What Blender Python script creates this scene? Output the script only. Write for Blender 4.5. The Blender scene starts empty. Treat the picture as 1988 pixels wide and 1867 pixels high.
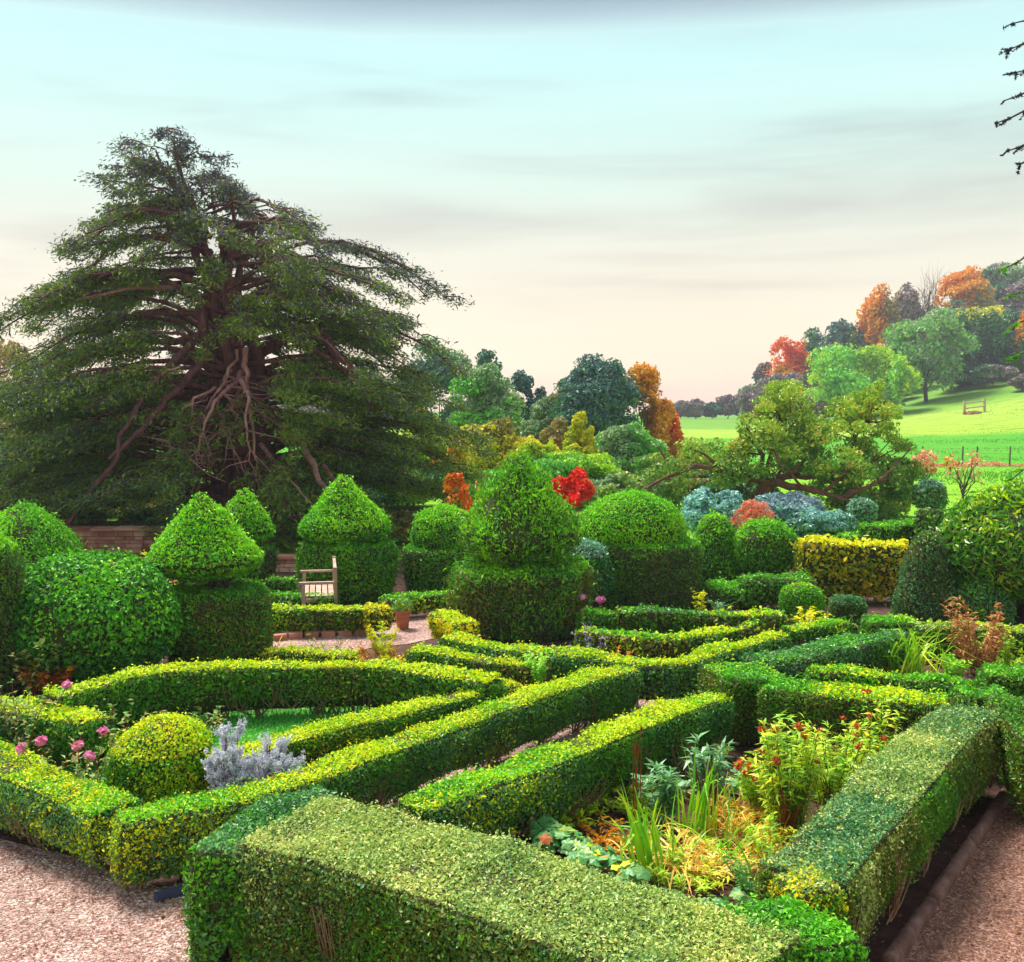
import bpy, math, random
import numpy as np
from math import radians, pi, sin, cos

# ------------------------------------------------------------------ camera
F = 2132.0                      # focal length in the units of a 1988 x 1867 picture
CX, CY, HOR = 994.0, 933.5, 790.0
CAMH = 3.6
TH = math.atan((CY - HOR) / F)
scene = bpy.context.scene
COL = scene.collection
cam = bpy.data.cameras.new('camera'); cam_o = bpy.data.objects.new('camera', cam); COL.objects.link(cam_o)
cam_o.location = (0, 0, CAMH); cam_o.rotation_euler = (pi/2 - TH, 0, 0)
cam.sensor_width = 36; cam.lens = 36 * F / 1988; cam.clip_end = 5000
scene.camera = cam_o
scene.view_settings.view_transform = 'Standard'; scene.view_settings.look = 'None'
scene.view_settings.gamma = 1; scene.view_settings.exposure = 1.5
try:
    scene.cycles.max_bounces = 6; scene.cycles.diffuse_bounces = 3; scene.cycles.transmission_bounces = 3
    scene.cycles.transparent_max_bounces = 4; scene.cycles.glossy_bounces = 2; scene.cycles.volume_bounces = 0
    scene.cycles.caustics_reflective = False; scene.cycles.caustics_refractive = False
except Exception: pass

# ------------------------------------------------------------------ sky
SUN_EL, SUN_AZ = radians(58), radians(-35)      # azimuth from +Y towards +X
world = bpy.data.worlds.new('World'); scene.world = world; world.use_nodes = True
nt = world.node_tree; nt.nodes.clear()
def N(nt, t, **kw):
    n = nt.nodes.new(t)
    for k, v in kw.items():
        if k.startswith('i_'):
            key = k[2:]
            n.inputs[int(key) if key.isdigit() else key.replace('_', ' ')].default_value = v
        else: setattr(n, k, v)
    return n
def ramp(nt, stops, interp='LINEAR'):
    n = nt.nodes.new('ShaderNodeValToRGB'); cr = n.color_ramp; cr.interpolation = interp
    while len(cr.elements) < len(stops): cr.elements.new(0.5)
    for e, (p, c) in zip(cr.elements, stops):
        e.position = p; e.color = (c[0], c[1], c[2], 1)
    return n
L_ = nt.links.new
sky = N(nt, 'ShaderNodeTexSky', sky_type='NISHITA', sun_disc=False, sun_elevation=SUN_EL, sun_rotation=SUN_AZ)
tc = N(nt, 'ShaderNodeTexCoord'); sep = N(nt, 'ShaderNodeSeparateXYZ'); L_(tc.outputs['Generated'], sep.inputs[0])
mp = N(nt, 'ShaderNodeMapping'); mp.inputs['Scale'].default_value = (1.0, 1.0, 9.0); mp.inputs['Rotation'].default_value = (0, radians(4), 0)
L_(tc.outputs['Generated'], mp.inputs[0])
n1 = N(nt, 'ShaderNodeTexNoise', i_Scale=1.6, i_Detail=5.0, i_Roughness=0.52, i_Distortion=0.35); L_(mp.outputs[0], n1.inputs['Vector'])
# vertical tint of the cloud layer
add = N(nt, 'ShaderNodeMath', operation='MULTIPLY_ADD'); L_(n1.outputs[0], add.inputs[0]); add.inputs[1].default_value = 0.045; L_(sep.outputs[2], add.inputs[2])
sub = N(nt, 'ShaderNodeMath', operation='SUBTRACT'); L_(add.outputs[0], sub.inputs[0]); sub.inputs[1].default_value = 0.0225
tint = ramp(nt, [(0.0, (1.0,.74,.62)), (0.03, (.98,.78,.60)), (0.085, (.92,.79,.58)), (0.14, (.82,.79,.62)), (0.20, (.67,.82,.70)), (0.25, (.61,.86,.78)), (0.30, (.56,.86,.83)), (0.316, (.56,.82,.80)), (0.330, (.42,.56,.60)), (0.345, (.28,.39,.46)), (0.45, (.40,.50,.55)), (1.0, (.60,.66,.70))])
L_(sub.outputs[0], tint.inputs[0])
cl = ramp(nt, [(0.32, (.70,.67,.70)), (0.44, (.88,.87,.88)), (0.52, (1.0,1.0,1.0)), (0.72, (1.09,1.09,1.07))]); L_(n1.outputs[0], cl.inputs[0])
mul = N(nt, 'ShaderNodeMixRGB', blend_type='MULTIPLY'); mul.inputs[0].default_value = 1; L_(tint.outputs[0], mul.inputs[1]); L_(cl.outputs[0], mul.inputs[2])
bg1 = N(nt, 'ShaderNodeBackground', i_Strength=0.41); L_(mul.outputs[0], bg1.inputs[0])
bg2 = N(nt, 'ShaderNodeBackground', i_Strength=0.06); L_(sky.outputs[0], bg2.inputs[0])
mx = N(nt, 'ShaderNodeMixShader', i_0=0.90); L_(bg2.outputs[0], mx.inputs[1]); L_(bg1.outputs[0], mx.inputs[2])
wo = N(nt, 'ShaderNodeOutputWorld'); L_(mx.outputs[0], wo.inputs[0])
sun = bpy.data.lights.new('sun', 'SUN'); sun.energy = 2.6; sun.angle = radians(24); sun.color = (1.0, .95, .86)
sun_o = bpy.data.objects.new('sun', sun); COL.objects.link(sun_o)
sun_o.rotation_euler = (pi/2 - SUN_EL, 0, -SUN_AZ + pi)   # shines from azimuth SUN_AZ
sun_o.location = (0, 0, 30)

# ------------------------------------------------------------------ geometry helpers
def ray(x, y):
    a, b = (x - CX) / F, (CY - y) / F
    return np.array([a, cos(TH) + b*sin(TH), -sin(TH) + b*cos(TH)])
def G(x, y, z=0.0):
    """point of the horizontal plane z seen at (x, y)"""
    d = ray(x, y); t = (z - CAMH) / d[2]
    return np.array([d[0]*t, d[1]*t, z])
def A(x, y, Y):
    """point at distance Y seen at (x, y)"""
    d = ray(x, y); t = Y / d[1]
    return np.array([d[0]*t, Y, CAMH + d[2]*t])
def S(Y): return Y / F
def smooth(t): t = np.clip(t, 0, 1); return t*t*(3-2*t)
def terr(X, Y):
    X = np.asarray(X, float); Y = np.asarray(Y, float)
    h = smooth((Y-110)/120)*1.0
    x0 = np.maximum(30, .2*Y); far = 1-smooth((Y-290)/120)
    h = h + (19*smooth((X-x0)/90)*smooth((Y-90)/130) + 7*smooth((X-x0-15)/80)*smooth((Y-172)/110))*far
    h = h + 7*smooth((-X-10)/80)*smooth((Y-60)/90)
    return h
RNG = np.random.default_rng(7)
class Nz:
    def __init__(s, seed, n=10):
        r = np.random.default_rng(seed); s.k = r.normal(size=(n,3)); s.k /= np.linalg.norm(s.k, axis=1)[:,None]
        s.k *= r.uniform(.6,1.6,(n,1)); s.p = r.uniform(0,2*pi,n)
    def __call__(s, P, f=1.0): return np.sin(P @ (s.k.T*f) + s.p).sum(1)/math.sqrt(len(s.p))
NZ = Nz(3); NZ2 = Nz(11)
class MB:
    def __init__(s): s.v=[]; s.q=[]; s.m=[]; s.sm=[]; s.n=0
    def add(s, V, Q, mat=0, sm=False):
        V = np.asarray(V, np.float32).reshape(-1,3); Q = np.asarray(Q, np.int64).reshape(-1,4)
        s.v.append(V); s.q.append(Q+s.n); s.n += len(V)
        s.m.append(np.full(len(Q), mat, np.int32) if np.isscalar(mat) else np.asarray(mat, np.int32))
        s.sm.append(np.full(len(Q), sm, bool))
    def mesh(s, name, mats, off=(0,0,0)):
        V = np.concatenate(s.v) - np.asarray(off, np.float32); Q = np.concatenate(s.q); M = np.concatenate(s.m); SM = np.concatenate(s.sm)
        me = bpy.data.meshes.new(name)
        me.vertices.add(len(V)); me.vertices.foreach_set('co', V.astype(np.float32).ravel())
        me.loops.add(Q.size); me.loops.foreach_set('vertex_index', Q.astype(np.int32).ravel())
        me.polygons.add(len(Q)); me.polygons.foreach_set('loop_start', np.arange(0, Q.size, 4, dtype=np.int32))
        me.polygons.foreach_set('loop_total', np.full(len(Q), 4, np.int32))
        me.polygons.foreach_set('material_index', M); me.polygons.foreach_set('use_smooth', SM)
        for m in mats: me.materials.append(m)
        me.update(calc_edges=True); 
        return me
def tag(o, label=None, cat=None, group=None, kind=None):
    if label: o['label'] = label
    if cat: o['category'] = cat
    if group: o['group'] = group
    if kind: o['kind'] = kind
    return o
def thing(name, label, cat, loc, group=None):
    o = bpy.data.objects.new(name, None); COL.objects.link(o); o.location = [float(c) for c in loc]; o.empty_display_size = .3
    return tag(o, label, cat, group)
def part(name, mb, mats, root=None, label=None):
    if mb is None or not mb.v: return None
    if not isinstance(mats, (list, tuple)): mats = [mats]
    off = tuple(root.location) if root is not None else (0,0,0)
    o = bpy.data.objects.new(name, mb.mesh(name, mats, off)); COL.objects.link(o)
    if root is not None: o.parent = root
    if label: o['label'] = label
    return o
def structure(name, mb, mats, kind='structure'):
    o = part(name, mb, mats); o['kind'] = kind; return o
def gridq(nu, nv, wrapv=False):
    i = np.arange(nu-1)[:,None]; j = np.arange(nv if wrapv else nv-1)[None,:]; j2 = (j+1) % nv
    return np.stack([i*nv+j+0*j, i*nv+j2, (i+1)*nv+j2, (i+1)*nv+j+0*j], -1).reshape(-1,4)
def norm(a): return a / np.maximum(np.linalg.norm(a, axis=-1, keepdims=True), 1e-9)
def tube(mb, pts, rad, sides=6, mat=0, wob=0.0):
    P = np.asarray(pts, float); n = len(P); R = np.asarray(rad, float)*np.ones(n)
    T = np.gradient(P, axis=0); T = norm(T)
    up = np.array([0.31,0.17,1.0]); U = norm(np.cross(T, up)); W = np.cross(T, U)
    a = np.arange(sides)*2*pi/sides
    RR = R[:,None]*np.ones(sides)
    if wob: RR = RR*(1+wob*np.random.default_rng(int(abs(P[0,0]*1e3))+n).normal(size=(n,sides)))
    V = P[:,None,:] + RR[...,None]*(np.cos(a)[None,:,None]*U[:,None,:] + np.sin(a)[None,:,None]*W[:,None,:])
    mb.add(V.reshape(-1,3), gridq(n, sides, True), mat, True)
def box(mb, c, s, rz=0.0, mat=0, rx=0.0):
    c = np.asarray(c, float); x,y,z = np.array(s)/2.0
    V = np.array([[-x,-y,-z],[x,-y,-z],[x,y,-z],[-x,y,-z],[-x,-y,z],[x,-y,z],[x,y,z],[-x,y,z]])
    if rx: V = V @ np.array([[1,0,0],[0,cos(rx),sin(rx)],[0,-sin(rx),cos(rx)]])
    V = V @ np.array([[cos(rz),sin(rz),0],[-sin(rz),cos(rz),0],[0,0,1]])
    mb.add(V+c, [[0,3,2,1],[4,5,6,7],[0,1,5,4],[1,2,6,5],[2,3,7,6],[3,0,4,7]], mat)
def resample(P, step):
    P = np.asarray(P, float); d = np.r_[0, np.cumsum(np.linalg.norm(np.diff(P, axis=0), axis=1))]
    n = max(3, int(d[-1]/step)+1); t = np.linspace(0, d[-1], n)
    return np.stack([np.interp(t, d, P[:,k]) for k in range(P.shape[1])], 1)
def sample(V, Q, dens, rng):
    p = V[Q]; nrm = np.cross(p[:,2]-p[:,0], p[:,3]-p[:,1]); ar = np.linalg.norm(nrm, axis=1)/2; nrm = nrm/np.maximum(ar*2,1e-9)[:,None]
    n = int(ar.sum()*dens)
    idx = rng.choice(len(Q), n, p=ar/ar.sum())
    u, v = rng.random(n)[:,None], rng.random(n)[:,None]; q = p[idx]
    P = (q[:,0]*(1-u)+q[:,1]*u)*(1-v) + (q[:,3]*(1-u)+q[:,2]*u)*v
    return P, nrm[idx]
def leaves(mb, P, Nn, size, rng, bias=1.0, asp=.5, mat=0, drx=None, dk=0.0, fold=.12, var=.42):
    """one folded rhombic leaf per point, its face turned roughly to Nn; dk pulls the tip to drx"""
    n = len(P)
    if n == 0: return
    fn = norm(Nn*bias + rng.normal(size=(n,3))*.75)
    d = rng.normal(size=(n,3))
    if drx is not None: d = d*(1-dk) + np.asarray(drx)*dk*1.6
    d = norm(d - fn*(d*fn).sum(1)[:,None]); s = np.cross(fn, d)
    l = size*(1+rng.normal(size=n)*var).clip(.45, 2.0); l = l[:,None]; w = l*asp*.5
    V = np.stack([P - d*l*.5, P + s*w + fn*l*fold, P + d*l*.5, P - s*w + fn*l*fold], 1)
    mb.add(V.reshape(-1,3), np.arange(n*4).reshape(-1,4), mat)
def cull(P, Nn, rng, keep=.35):
    d = norm(np.array([0,0,CAMH]) - P); f = (d*Nn).sum(1)
    k = (f > -.25) | (rng.random(len(P)) < keep)
    return P[k], Nn[k]

# ------------------------------------------------------------------ materials
MATS = {}
def vivid(c, g):
    c = np.array(c)*g; m = c.mean(); c = m + (c-m)*1.10; return tuple(np.clip(c, .004, .92))
def leaf_mat(name, cols, patch=1.5, rough=.5, spec=.35, tr=.24, mixr=.6, gain=1.9):
    if name in MATS: return MATS[name]
    m = bpy.data.materials.new(name); m.use_nodes = True; nt = m.node_tree; nt.nodes.clear(); L = nt.links.new
    cols = [vivid(c, gain) for c in cols]
    g = N(nt, 'ShaderNodeNewGeometry'); tc = N(nt, 'ShaderNodeTexCoord')
    no = N(nt, 'ShaderNodeTexNoise', i_Scale=patch, i_Detail=3.0); L(tc.outputs['Object'], no.inputs['Vector'])
    st = N(nt, 'ShaderNodeMapRange'); L(no.outputs[0], st.inputs[0]); st.inputs[1].default_value=.3; st.inputs[2].default_value=.7
    mx = N(nt, 'ShaderNodeMix'); mx.inputs[0].default_value = 1-mixr
    L(g.outputs['Random Per Island'], mx.inputs[2]); L(st.outputs[0], mx.inputs[3])
    k = len(cols); r = ramp(nt, [(.08+.84*i/(k-1), c) for i, c in enumerate(cols)]); L(mx.outputs[0], r.inputs[0])
    b = N(nt, 'ShaderNodeBsdfPrincipled', i_Roughness=rough); b.inputs['Specular IOR Level'].default_value = spec
    L(r.outputs[0], b.inputs['Base Color'])
    t = N(nt, 'ShaderNodeBsdfTranslucent'); L(r.outputs[0], t.inputs[0])
    ms = N(nt, 'ShaderNodeMixShader', i_0=tr); L(b.outputs[0], ms.inputs[1]); L(t.outputs[0], ms.inputs[2])
    o = N(nt, 'ShaderNodeOutputMaterial'); L(ms.outputs[0], o.inputs[0]); MATS[name] = m
    return m
def sol(name, cols, scale=6.0, rough=.85, bump=.3, bscale=None, stretch=(1,1,1), spec=.25, kind='noise'):
    if name in MATS: return MATS[name]
    m = bpy.data.materials.new(name); m.use_nodes = True; nt = m.node_tree; nt.nodes.clear(); L = nt.links.new
    tc = N(nt, 'ShaderNodeTexCoord'); mp = N(nt, 'ShaderNodeMapping'); mp.inputs['Scale'].default_value = stretch; L(tc.outputs['Object'], mp.inputs[0])
    no = N(nt, 'ShaderNodeTexNoise', i_Scale=scale, i_Detail=6.0, i_Roughness=.65); L(mp.outputs[0], no.inputs['Vector'])
    k = len(cols); r = ramp(nt, [(.3+.4*i/(k-1), c) for i, c in enumerate(cols)]); L(no.outputs[0], r.inputs[0])
    b = N(nt, 'ShaderNodeBsdfPrincipled', i_Roughness=rough); b.inputs['Specular IOR Level'].default_value = spec
    L(r.outputs[0], b.inputs['Base Color'])
    n2 = N(nt, 'ShaderNodeTexNoise', i_Scale=bscale or scale*4, i_Detail=4.0); L(mp.outputs[0], n2.inputs['Vector'])
    bp = N(nt, 'ShaderNodeBump', i_Strength=bump, i_Distance=.02); L(n2.outputs[0], bp.inputs['Height']); L(bp.outputs[0], b.inputs['Normal'])
    o = N(nt, 'ShaderNodeOutputMaterial'); L(b.outputs[0], o.inputs[0]); MATS[name] = m
    return m
def gravel_mat(name, cols, scale=55.0):
    m = bpy.data.materials.new(name); m.use_nodes = True; nt = m.node_tree; nt.nodes.clear(); L = nt.links.new
    tc = N(nt, 'ShaderNodeTexCoord')
    v = N(nt, 'ShaderNodeTexVoronoi', i_Scale=scale); L(tc.outputs['Object'], v.inputs['Vector'])
    big = N(nt, 'ShaderNodeTexNoise', i_Scale=.9, i_Detail=5.0); L(tc.outputs['Object'], big.inputs['Vector'])
    sp = N(nt, 'ShaderNodeSeparateColor'); L(v.outputs['Color'], sp.inputs[0])
    r = ramp(nt, [(i/(len(cols)-1), c) for i, c in enumerate(cols)]); L(sp.outputs[0], r.inputs[0])
    br = ramp(nt, [(.32, (.55,.45,.40)), (.52, (1,1,1)), (.75, (1.15,1.1,1.1))]); L(big.outputs[0], br.inputs[0])
    mm = N(nt, 'ShaderNodeMixRGB', blend_type='MULTIPLY', i_0=.9); L(r.outputs[0], mm.inputs[1]); L(br.outputs[0], mm.inputs[2])
    b = N(nt, 'ShaderNodeBsdfPrincipled', i_Roughness=.8); L(mm.outputs[0], b.inputs['Base Color'])
    bp = N(nt, 'ShaderNodeBump', i_Strength=.8, i_Distance=.012, invert=True); L(v.outputs['Distance'], bp.inputs['Height']); L(bp.outputs[0], b.inputs['Normal'])
    o = N(nt, 'ShaderNodeOutputMaterial'); L(b.outputs[0], o.inputs[0]); return m

M_lime  = leaf_mat('box_young_lit_leaves', [(.12,.26,.006),(.28,.42,.004),(.46,.55,.005),(.60,.58,.006)], patch=1.2)  # hedge tops: young growth, with light from above also put into the colour
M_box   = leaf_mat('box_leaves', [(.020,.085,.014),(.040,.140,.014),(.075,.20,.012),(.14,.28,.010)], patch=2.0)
M_gold  = leaf_mat('box_golden_leaves', [(.25,.33,.010),(.45,.45,.010),(.60,.42,.012),(.62,.28,.012)], patch=2.5)
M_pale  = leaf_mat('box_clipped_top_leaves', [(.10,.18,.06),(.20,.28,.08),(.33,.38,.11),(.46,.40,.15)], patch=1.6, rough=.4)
M_blue  = leaf_mat('box_bluish_leaves', [(.020,.085,.035),(.04,.14,.045),(.08,.20,.065),(.18,.28,.15)], patch=2.2, rough=.35)
M_brownbox = leaf_mat('box_browned_leaves', [(.035,.065,.014),(.07,.11,.014),(.11,.12,.02),(.17,.09,.035)], patch=2.0)
M_bright= leaf_mat('box_vivid_leaves', [(.03,.15,.015),(.06,.24,.015),(.12,.34,.018),(.23,.44,.03)], patch=1.6)
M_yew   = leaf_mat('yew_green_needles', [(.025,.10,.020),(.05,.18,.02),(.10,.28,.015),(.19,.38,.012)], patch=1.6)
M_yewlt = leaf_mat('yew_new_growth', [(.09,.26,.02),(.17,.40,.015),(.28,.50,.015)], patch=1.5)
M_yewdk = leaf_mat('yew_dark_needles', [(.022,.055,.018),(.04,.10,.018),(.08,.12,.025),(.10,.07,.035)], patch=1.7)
M_holly = leaf_mat('holly_glossy_leaves', [(.010,.060,.008),(.020,.11,.012),(.04,.17,.018),(.10,.25,.05)], patch=2.0, rough=.42, spec=.25, tr=.12)
M_silverleaf = leaf_mat('grey_green_leaves', [(.05,.13,.09),(.10,.22,.14),(.20,.34,.25)], patch=2.0, rough=.3, spec=.6)
M_laurel= leaf_mat('laurel_leaves', [(.018,.09,.012),(.035,.15,.012),(.08,.22,.014),(.24,.31,.012)], patch=1.5, rough=.35, spec=.5, tr=.2)
M_beech = leaf_mat('beech_hedge_leaves', [(.05,.13,.015),(.12,.20,.012),(.30,.30,.012),(.50,.36,.012),(.54,.24,.02)], patch=.9, gain=1.7)
M_beecht = leaf_mat('beech_top_leaves', [(.55,.50,.02),(.75,.58,.03),(.85,.50,.05)], patch=.9)
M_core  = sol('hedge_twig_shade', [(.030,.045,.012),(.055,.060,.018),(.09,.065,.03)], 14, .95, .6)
M_twig  = sol('box_stem_bark', [(.16,.08,.05),(.30,.17,.10),(.42,.27,.18)], 9, .85, .5, stretch=(1,1,.3))
M_bark  = sol('yew_bark', [(.075,.028,.040),(.15,.06,.065),(.24,.11,.09)], 5, .9, .9, stretch=(2,2,.4))
M_deadwood = sol('pink_dead_wood', [(.30,.12,.12),(.46,.22,.20),(.60,.36,.31)], 6, .8, .5, stretch=(1,1,.3))
M_bark2 = sol('dark_tree_bark', [(.05,.035,.045),(.09,.065,.06),(.14,.10,.09)], 4, .9, .8, stretch=(2,2,.4))
M_soil  = sol('bed_soil', [(.045,.02,.018),(.085,.04,.032),(.13,.07,.055)], 5, .95, .9, 40)

# ------------------------------------------------------------------ clipped plants
def sweep(P, w, h, z0=0.10, amp=.03, f=3.0, step=.12, round_=.06, under=.10):
    """closed swept profile with end caps: returns V, Q"""
    w = np.ones(len(P))*w; R = resample(np.c_[P[:,:2], w], step); C = R[:,:2]; W = R[:,2]
    k = max(1, int(.15/step))
    T = norm(np.gradient(C, axis=0)); Nl = np.c_[-T[:,1], T[:,0]]
    nh = max(4, int(h/step)); nw = max(4, int(W.mean()/step))
    prof = []
    prof += [(-.5, -under*1.6, z0)]
    for i in range(nh): 
        z = z0+.04 + (h-round_-z0-.04)*i/(nh-1); prof.append((-.5, -under*max(0, 1-(z-z0)/(.45*h))**1.5, z))
    prof += [(-.5, -.29*round_, h-.29*round_), (-.5, -round_, h)]
    for i in range(1, nw):
        t = (-1+2*i/nw)*.9; prof.append((t*.5, 0, h))
    prof += [(.5, -round_, h), (.5, -.29*round_, h-.29*round_)]
    for i in range(nh)[::-1]:
        z = z0+.04 + (h-round_-z0-.04)*i/(nh-1); prof.append((.5, -under*max(0, 1-(z-z0)/(.45*h))**1.5, z))
    prof += [(.5, -under*1.6, z0)]
    prof = np.array(prof)
    rings = []
    def ring(c, nl, ww, sc, sh=0):
        lat = prof[:,0]*ww + np.sign(prof[:,0])*prof[:,1]; lat = lat*sc
        zz = prof[:,2] if sc == 1 else z0+(prof[:,2]-z0)*(.0 if sc==0 else 1)
        zz = np.where(True, (h*.5+z0*.5) + (prof[:,2]-(h*.5+z0*.5))*sc, 0) if sc<1 else prof[:,2]
        return np.c_[c[0]+nl[0]*lat, c[1]+nl[1]*lat, zz]
    e = .03
    for sc in (0.02, .5, .9): rings.append(ring(C[0]-T[0]*(e*(1-sc)), Nl[0], W[0], sc))
    for i in range(len(C)): rings.append(ring(C[i], Nl[i], W[i], 1))
    for sc in (.9, .5, 0.02): rings.append(ring(C[-1]+T[-1]*(e*(1-sc)), Nl[-1], W[-1], sc))
    V = np.array(rings); nu, nv = V.shape[:2]
    gu = np.gradient(V, axis=0); gv = np.gradient(V, axis=1); n = norm(np.cross(gv, gu))
    out = V - np.array([*V[:,:,:2].reshape(-1,2).mean(0), h*.5]); 
    cen = V.mean(1, keepdims=True); sg = np.sign(((V-cen)*n).sum(-1)); 
    flip = -1 if np.median(sg) < 0 else 1
    n = n*flip
    d = (NZ(V.reshape(-1,3), f)*.6 + NZ2(V.reshape(-1,3), f*2.7)*.4).reshape(nu,nv,1)
    V = V + n*d*amp
    Q = gridq(nu, nv)
    V = V.reshape(-1,3)
    if flip > 0: Q = Q[:, [0,3,2,1]] if True else Q
    # make quads face outwards
    p = V[Q]; qn = np.cross(p[:,2]-p[:,0], p[:,3]-p[:,1]); qc = p.mean(1)
    nn = n.reshape(-1,3)[Q].mean(1); bad = (qn*nn).sum(1) < 0; Q[bad] = Q[bad][:, ::-1]
    return V, Q, C
def clothe(mb, V, Q, L, cov, rng, top, side, depth=.05, bias=1.0, asp=.55, zthin=None, topz=.72, drx=None, dk=0.0, young=.07, keep=.35):
    """top/side: lists of (material index, weight)"""
    dens = cov/(.5*asp*L*L)
    P, Nn = sample(V, Q, dens, rng); P, Nn = cull(P, Nn, rng, keep)
    if zthin is not None:
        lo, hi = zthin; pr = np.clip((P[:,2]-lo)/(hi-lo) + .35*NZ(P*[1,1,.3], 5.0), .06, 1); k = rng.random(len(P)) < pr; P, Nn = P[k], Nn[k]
    kk = ~((Nn[:,2] < .5) & (NZ(P, 4.2) + .5*NZ2(P, 9.0) > 1.35) & (rng.random(len(P)) < .5)); P, Nn = P[kk], Nn[kk]
    ex = (rng.random((len(P),1)) < .07)*rng.random((len(P),1))*depth*1.3; P = P + Nn*(rng.random((len(P),1))**.6*depth*1.25 - depth*.45 + ex + depth*.35*NZ2(P, 9.0)[:,None]) + rng.normal(size=P.shape)*L*.15
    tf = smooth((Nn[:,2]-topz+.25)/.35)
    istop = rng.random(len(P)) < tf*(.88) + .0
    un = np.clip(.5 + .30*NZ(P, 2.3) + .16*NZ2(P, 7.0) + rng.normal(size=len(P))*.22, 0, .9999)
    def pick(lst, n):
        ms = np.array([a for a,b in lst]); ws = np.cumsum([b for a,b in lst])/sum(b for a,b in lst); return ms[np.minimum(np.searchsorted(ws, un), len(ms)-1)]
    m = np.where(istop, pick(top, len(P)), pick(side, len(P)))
    if drx is not None and callable(drx): dd = drx(P, Nn)
    else: dd = drx
    leaves(mb, P, Nn, L, rng, bias, asp, m, dd, dk)
SEED = [100]
def newrng(): SEED[0] += 1; return np.random.default_rng(SEED[0])
def stems_along(mb, C, w, h, rng, n, rad=.012, zt=.35):
    T = norm(np.gradient(C, axis=0)); 
    for _ in range(n):
        i = rng.integers(1, len(C)-1); nl = np.array([-T[i,1], T[i,0]])
        sd = np.sign(-(C[i]@nl)) if rng.random() < .85 else rng.choice([-1,1])   # mostly on the side seen
        b = C[i] + nl*sd*(w*.5-.16)*rng.uniform(.8,1.0)
        for k in range(rng.integers(2,5)):
            d = nl*sd*rng.uniform(.0,.14) + T[i]*rng.uniform(-.22,.22)
            zz = zt*rng.uniform(.7,1.25)
            P = [[b[0]+rng.normal()*.02, b[1]+rng.normal()*.02, -.02], [b[0]+d[0]*.5+rng.normal()*.015, b[1]+d[1]*.5, zz*.5], [b[0]+d[0], b[1]+d[1], zz]]
            P = resample(np.array(P), zz/4); P[1:-1] += rng.normal(size=P[1:-1].shape)*.008
            tube(mb, P, np.linspace(rad, rad*.5, len(P)), 5)
def hedge(label, px, h, w,  top=(M_lime,), side=(M_box,), L=.04, cov=1.6, stems=0, group=None, depth=.05, amp=.032, thin=None, name='clipped_hedge', bias=1.0, tops=None, sides=None, ends=(0,0), z=0.0, cat='hedge', srad=.012, step=.12, young=.07, under=.10, round_=.035, z0=.10):
    P = np.array([G(x, y, h) for x, y in px]); w = w - .06
    rng = newrng(); V, Q, C = sweep(P, w, h, z0=z0, amp=amp, step=step, under=under, round_=round_)
    c = C[len(C)//2]; root = thing(name, label, cat, (c[0], c[1], 0), group)
    mats = [M_core] + list(top) + list(side); mb = MB()
    cen = np.c_[np.interp(V[:,0], [0,1],[0,1]), V[:,1]]
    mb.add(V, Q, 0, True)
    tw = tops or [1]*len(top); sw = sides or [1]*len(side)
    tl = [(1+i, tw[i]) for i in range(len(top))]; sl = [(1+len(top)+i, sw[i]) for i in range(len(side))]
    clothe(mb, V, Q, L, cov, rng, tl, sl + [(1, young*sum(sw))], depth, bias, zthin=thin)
    part('foliage', mb, mats, root)
    for i in range(stems//5):
        T_ = norm(np.gradient(C, axis=0)); j = rng.integers(1, len(C)-1); nl_ = np.array([-T_[j,1], T_[j,0]]); sd = np.sign(-(C[j]@nl_)); zz = h*rng.uniform(.25,.6); ms = MB()
        for k in range(5):
            b0 = C[j] + nl_*sd*(w*.5-.02) + T_[j]*rng.normal()*.04; e0 = C[j] + nl_*sd*(w*.5+.035) + T_[j]*rng.normal()*.13; tube(ms, [[*b0, zz*.5], [*((b0+e0)/2), zz*.8], [*e0, zz*1.25+rng.random()*.08]], [.006,.005,.003], 4)
        part('twig', ms, M_twig, root)
    for i in range(stems//2):
        ms = MB(); stems_along(ms, C, w, h, rng, 1, srad, h*.5); part('stem', ms, M_twig, root)
    return root
def revolve(c, prof, n=28, sup=2.0, amp=.03, f=2.5, rot=0.0, drift=0.0):
    """prof: list of (z, r) from bottom to top"""
    prof = np.array(prof, float); th = np.arange(n)*2*pi/n
    k = (np.abs(np.cos(th))**sup + np.abs(np.sin(th))**sup)**(-1/sup)
    R = prof[:,1][:,None]*k[None,:]
    V = np.stack([c[0]+R*np.cos(th+rot), c[1]+R*np.sin(th+rot), prof[:,0][:,None]*np.ones(n)], -1)
    nn = norm(np.stack([np.cos(th+rot)+0*R, np.sin(th+rot)+0*R, .3+0*R], -1))
    d = (NZ(V.reshape(-1,3), f)*.6+NZ2(V.reshape(-1,3), f*2.5)*.4).reshape(R.shape)
    V = V + nn*(d*amp*np.minimum(1, R/.2))[...,None]
    lump = NZ2(V.reshape(-1,3), 1.3).reshape(R.shape)*.022*np.minimum(1, R/.25); V = V + nn*lump[...,None]
    Q = gridq(len(prof), n, True)
    p = V.reshape(-1,3)[Q]; qn = np.cross(p[:,2]-p[:,0], p[:,3]-p[:,1]); qc = p.mean(1)-np.array([c[0],c[1],0])
    # outward test by in-plane radial direction, or up/down for caps
    rad = np.c_[qc[:,:2], np.zeros(len(qc))]; s = (qn*rad).sum(1); 
    if np.median(s) < 0: Q = Q[:, ::-1]
    return V.reshape(-1,3), Q
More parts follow.
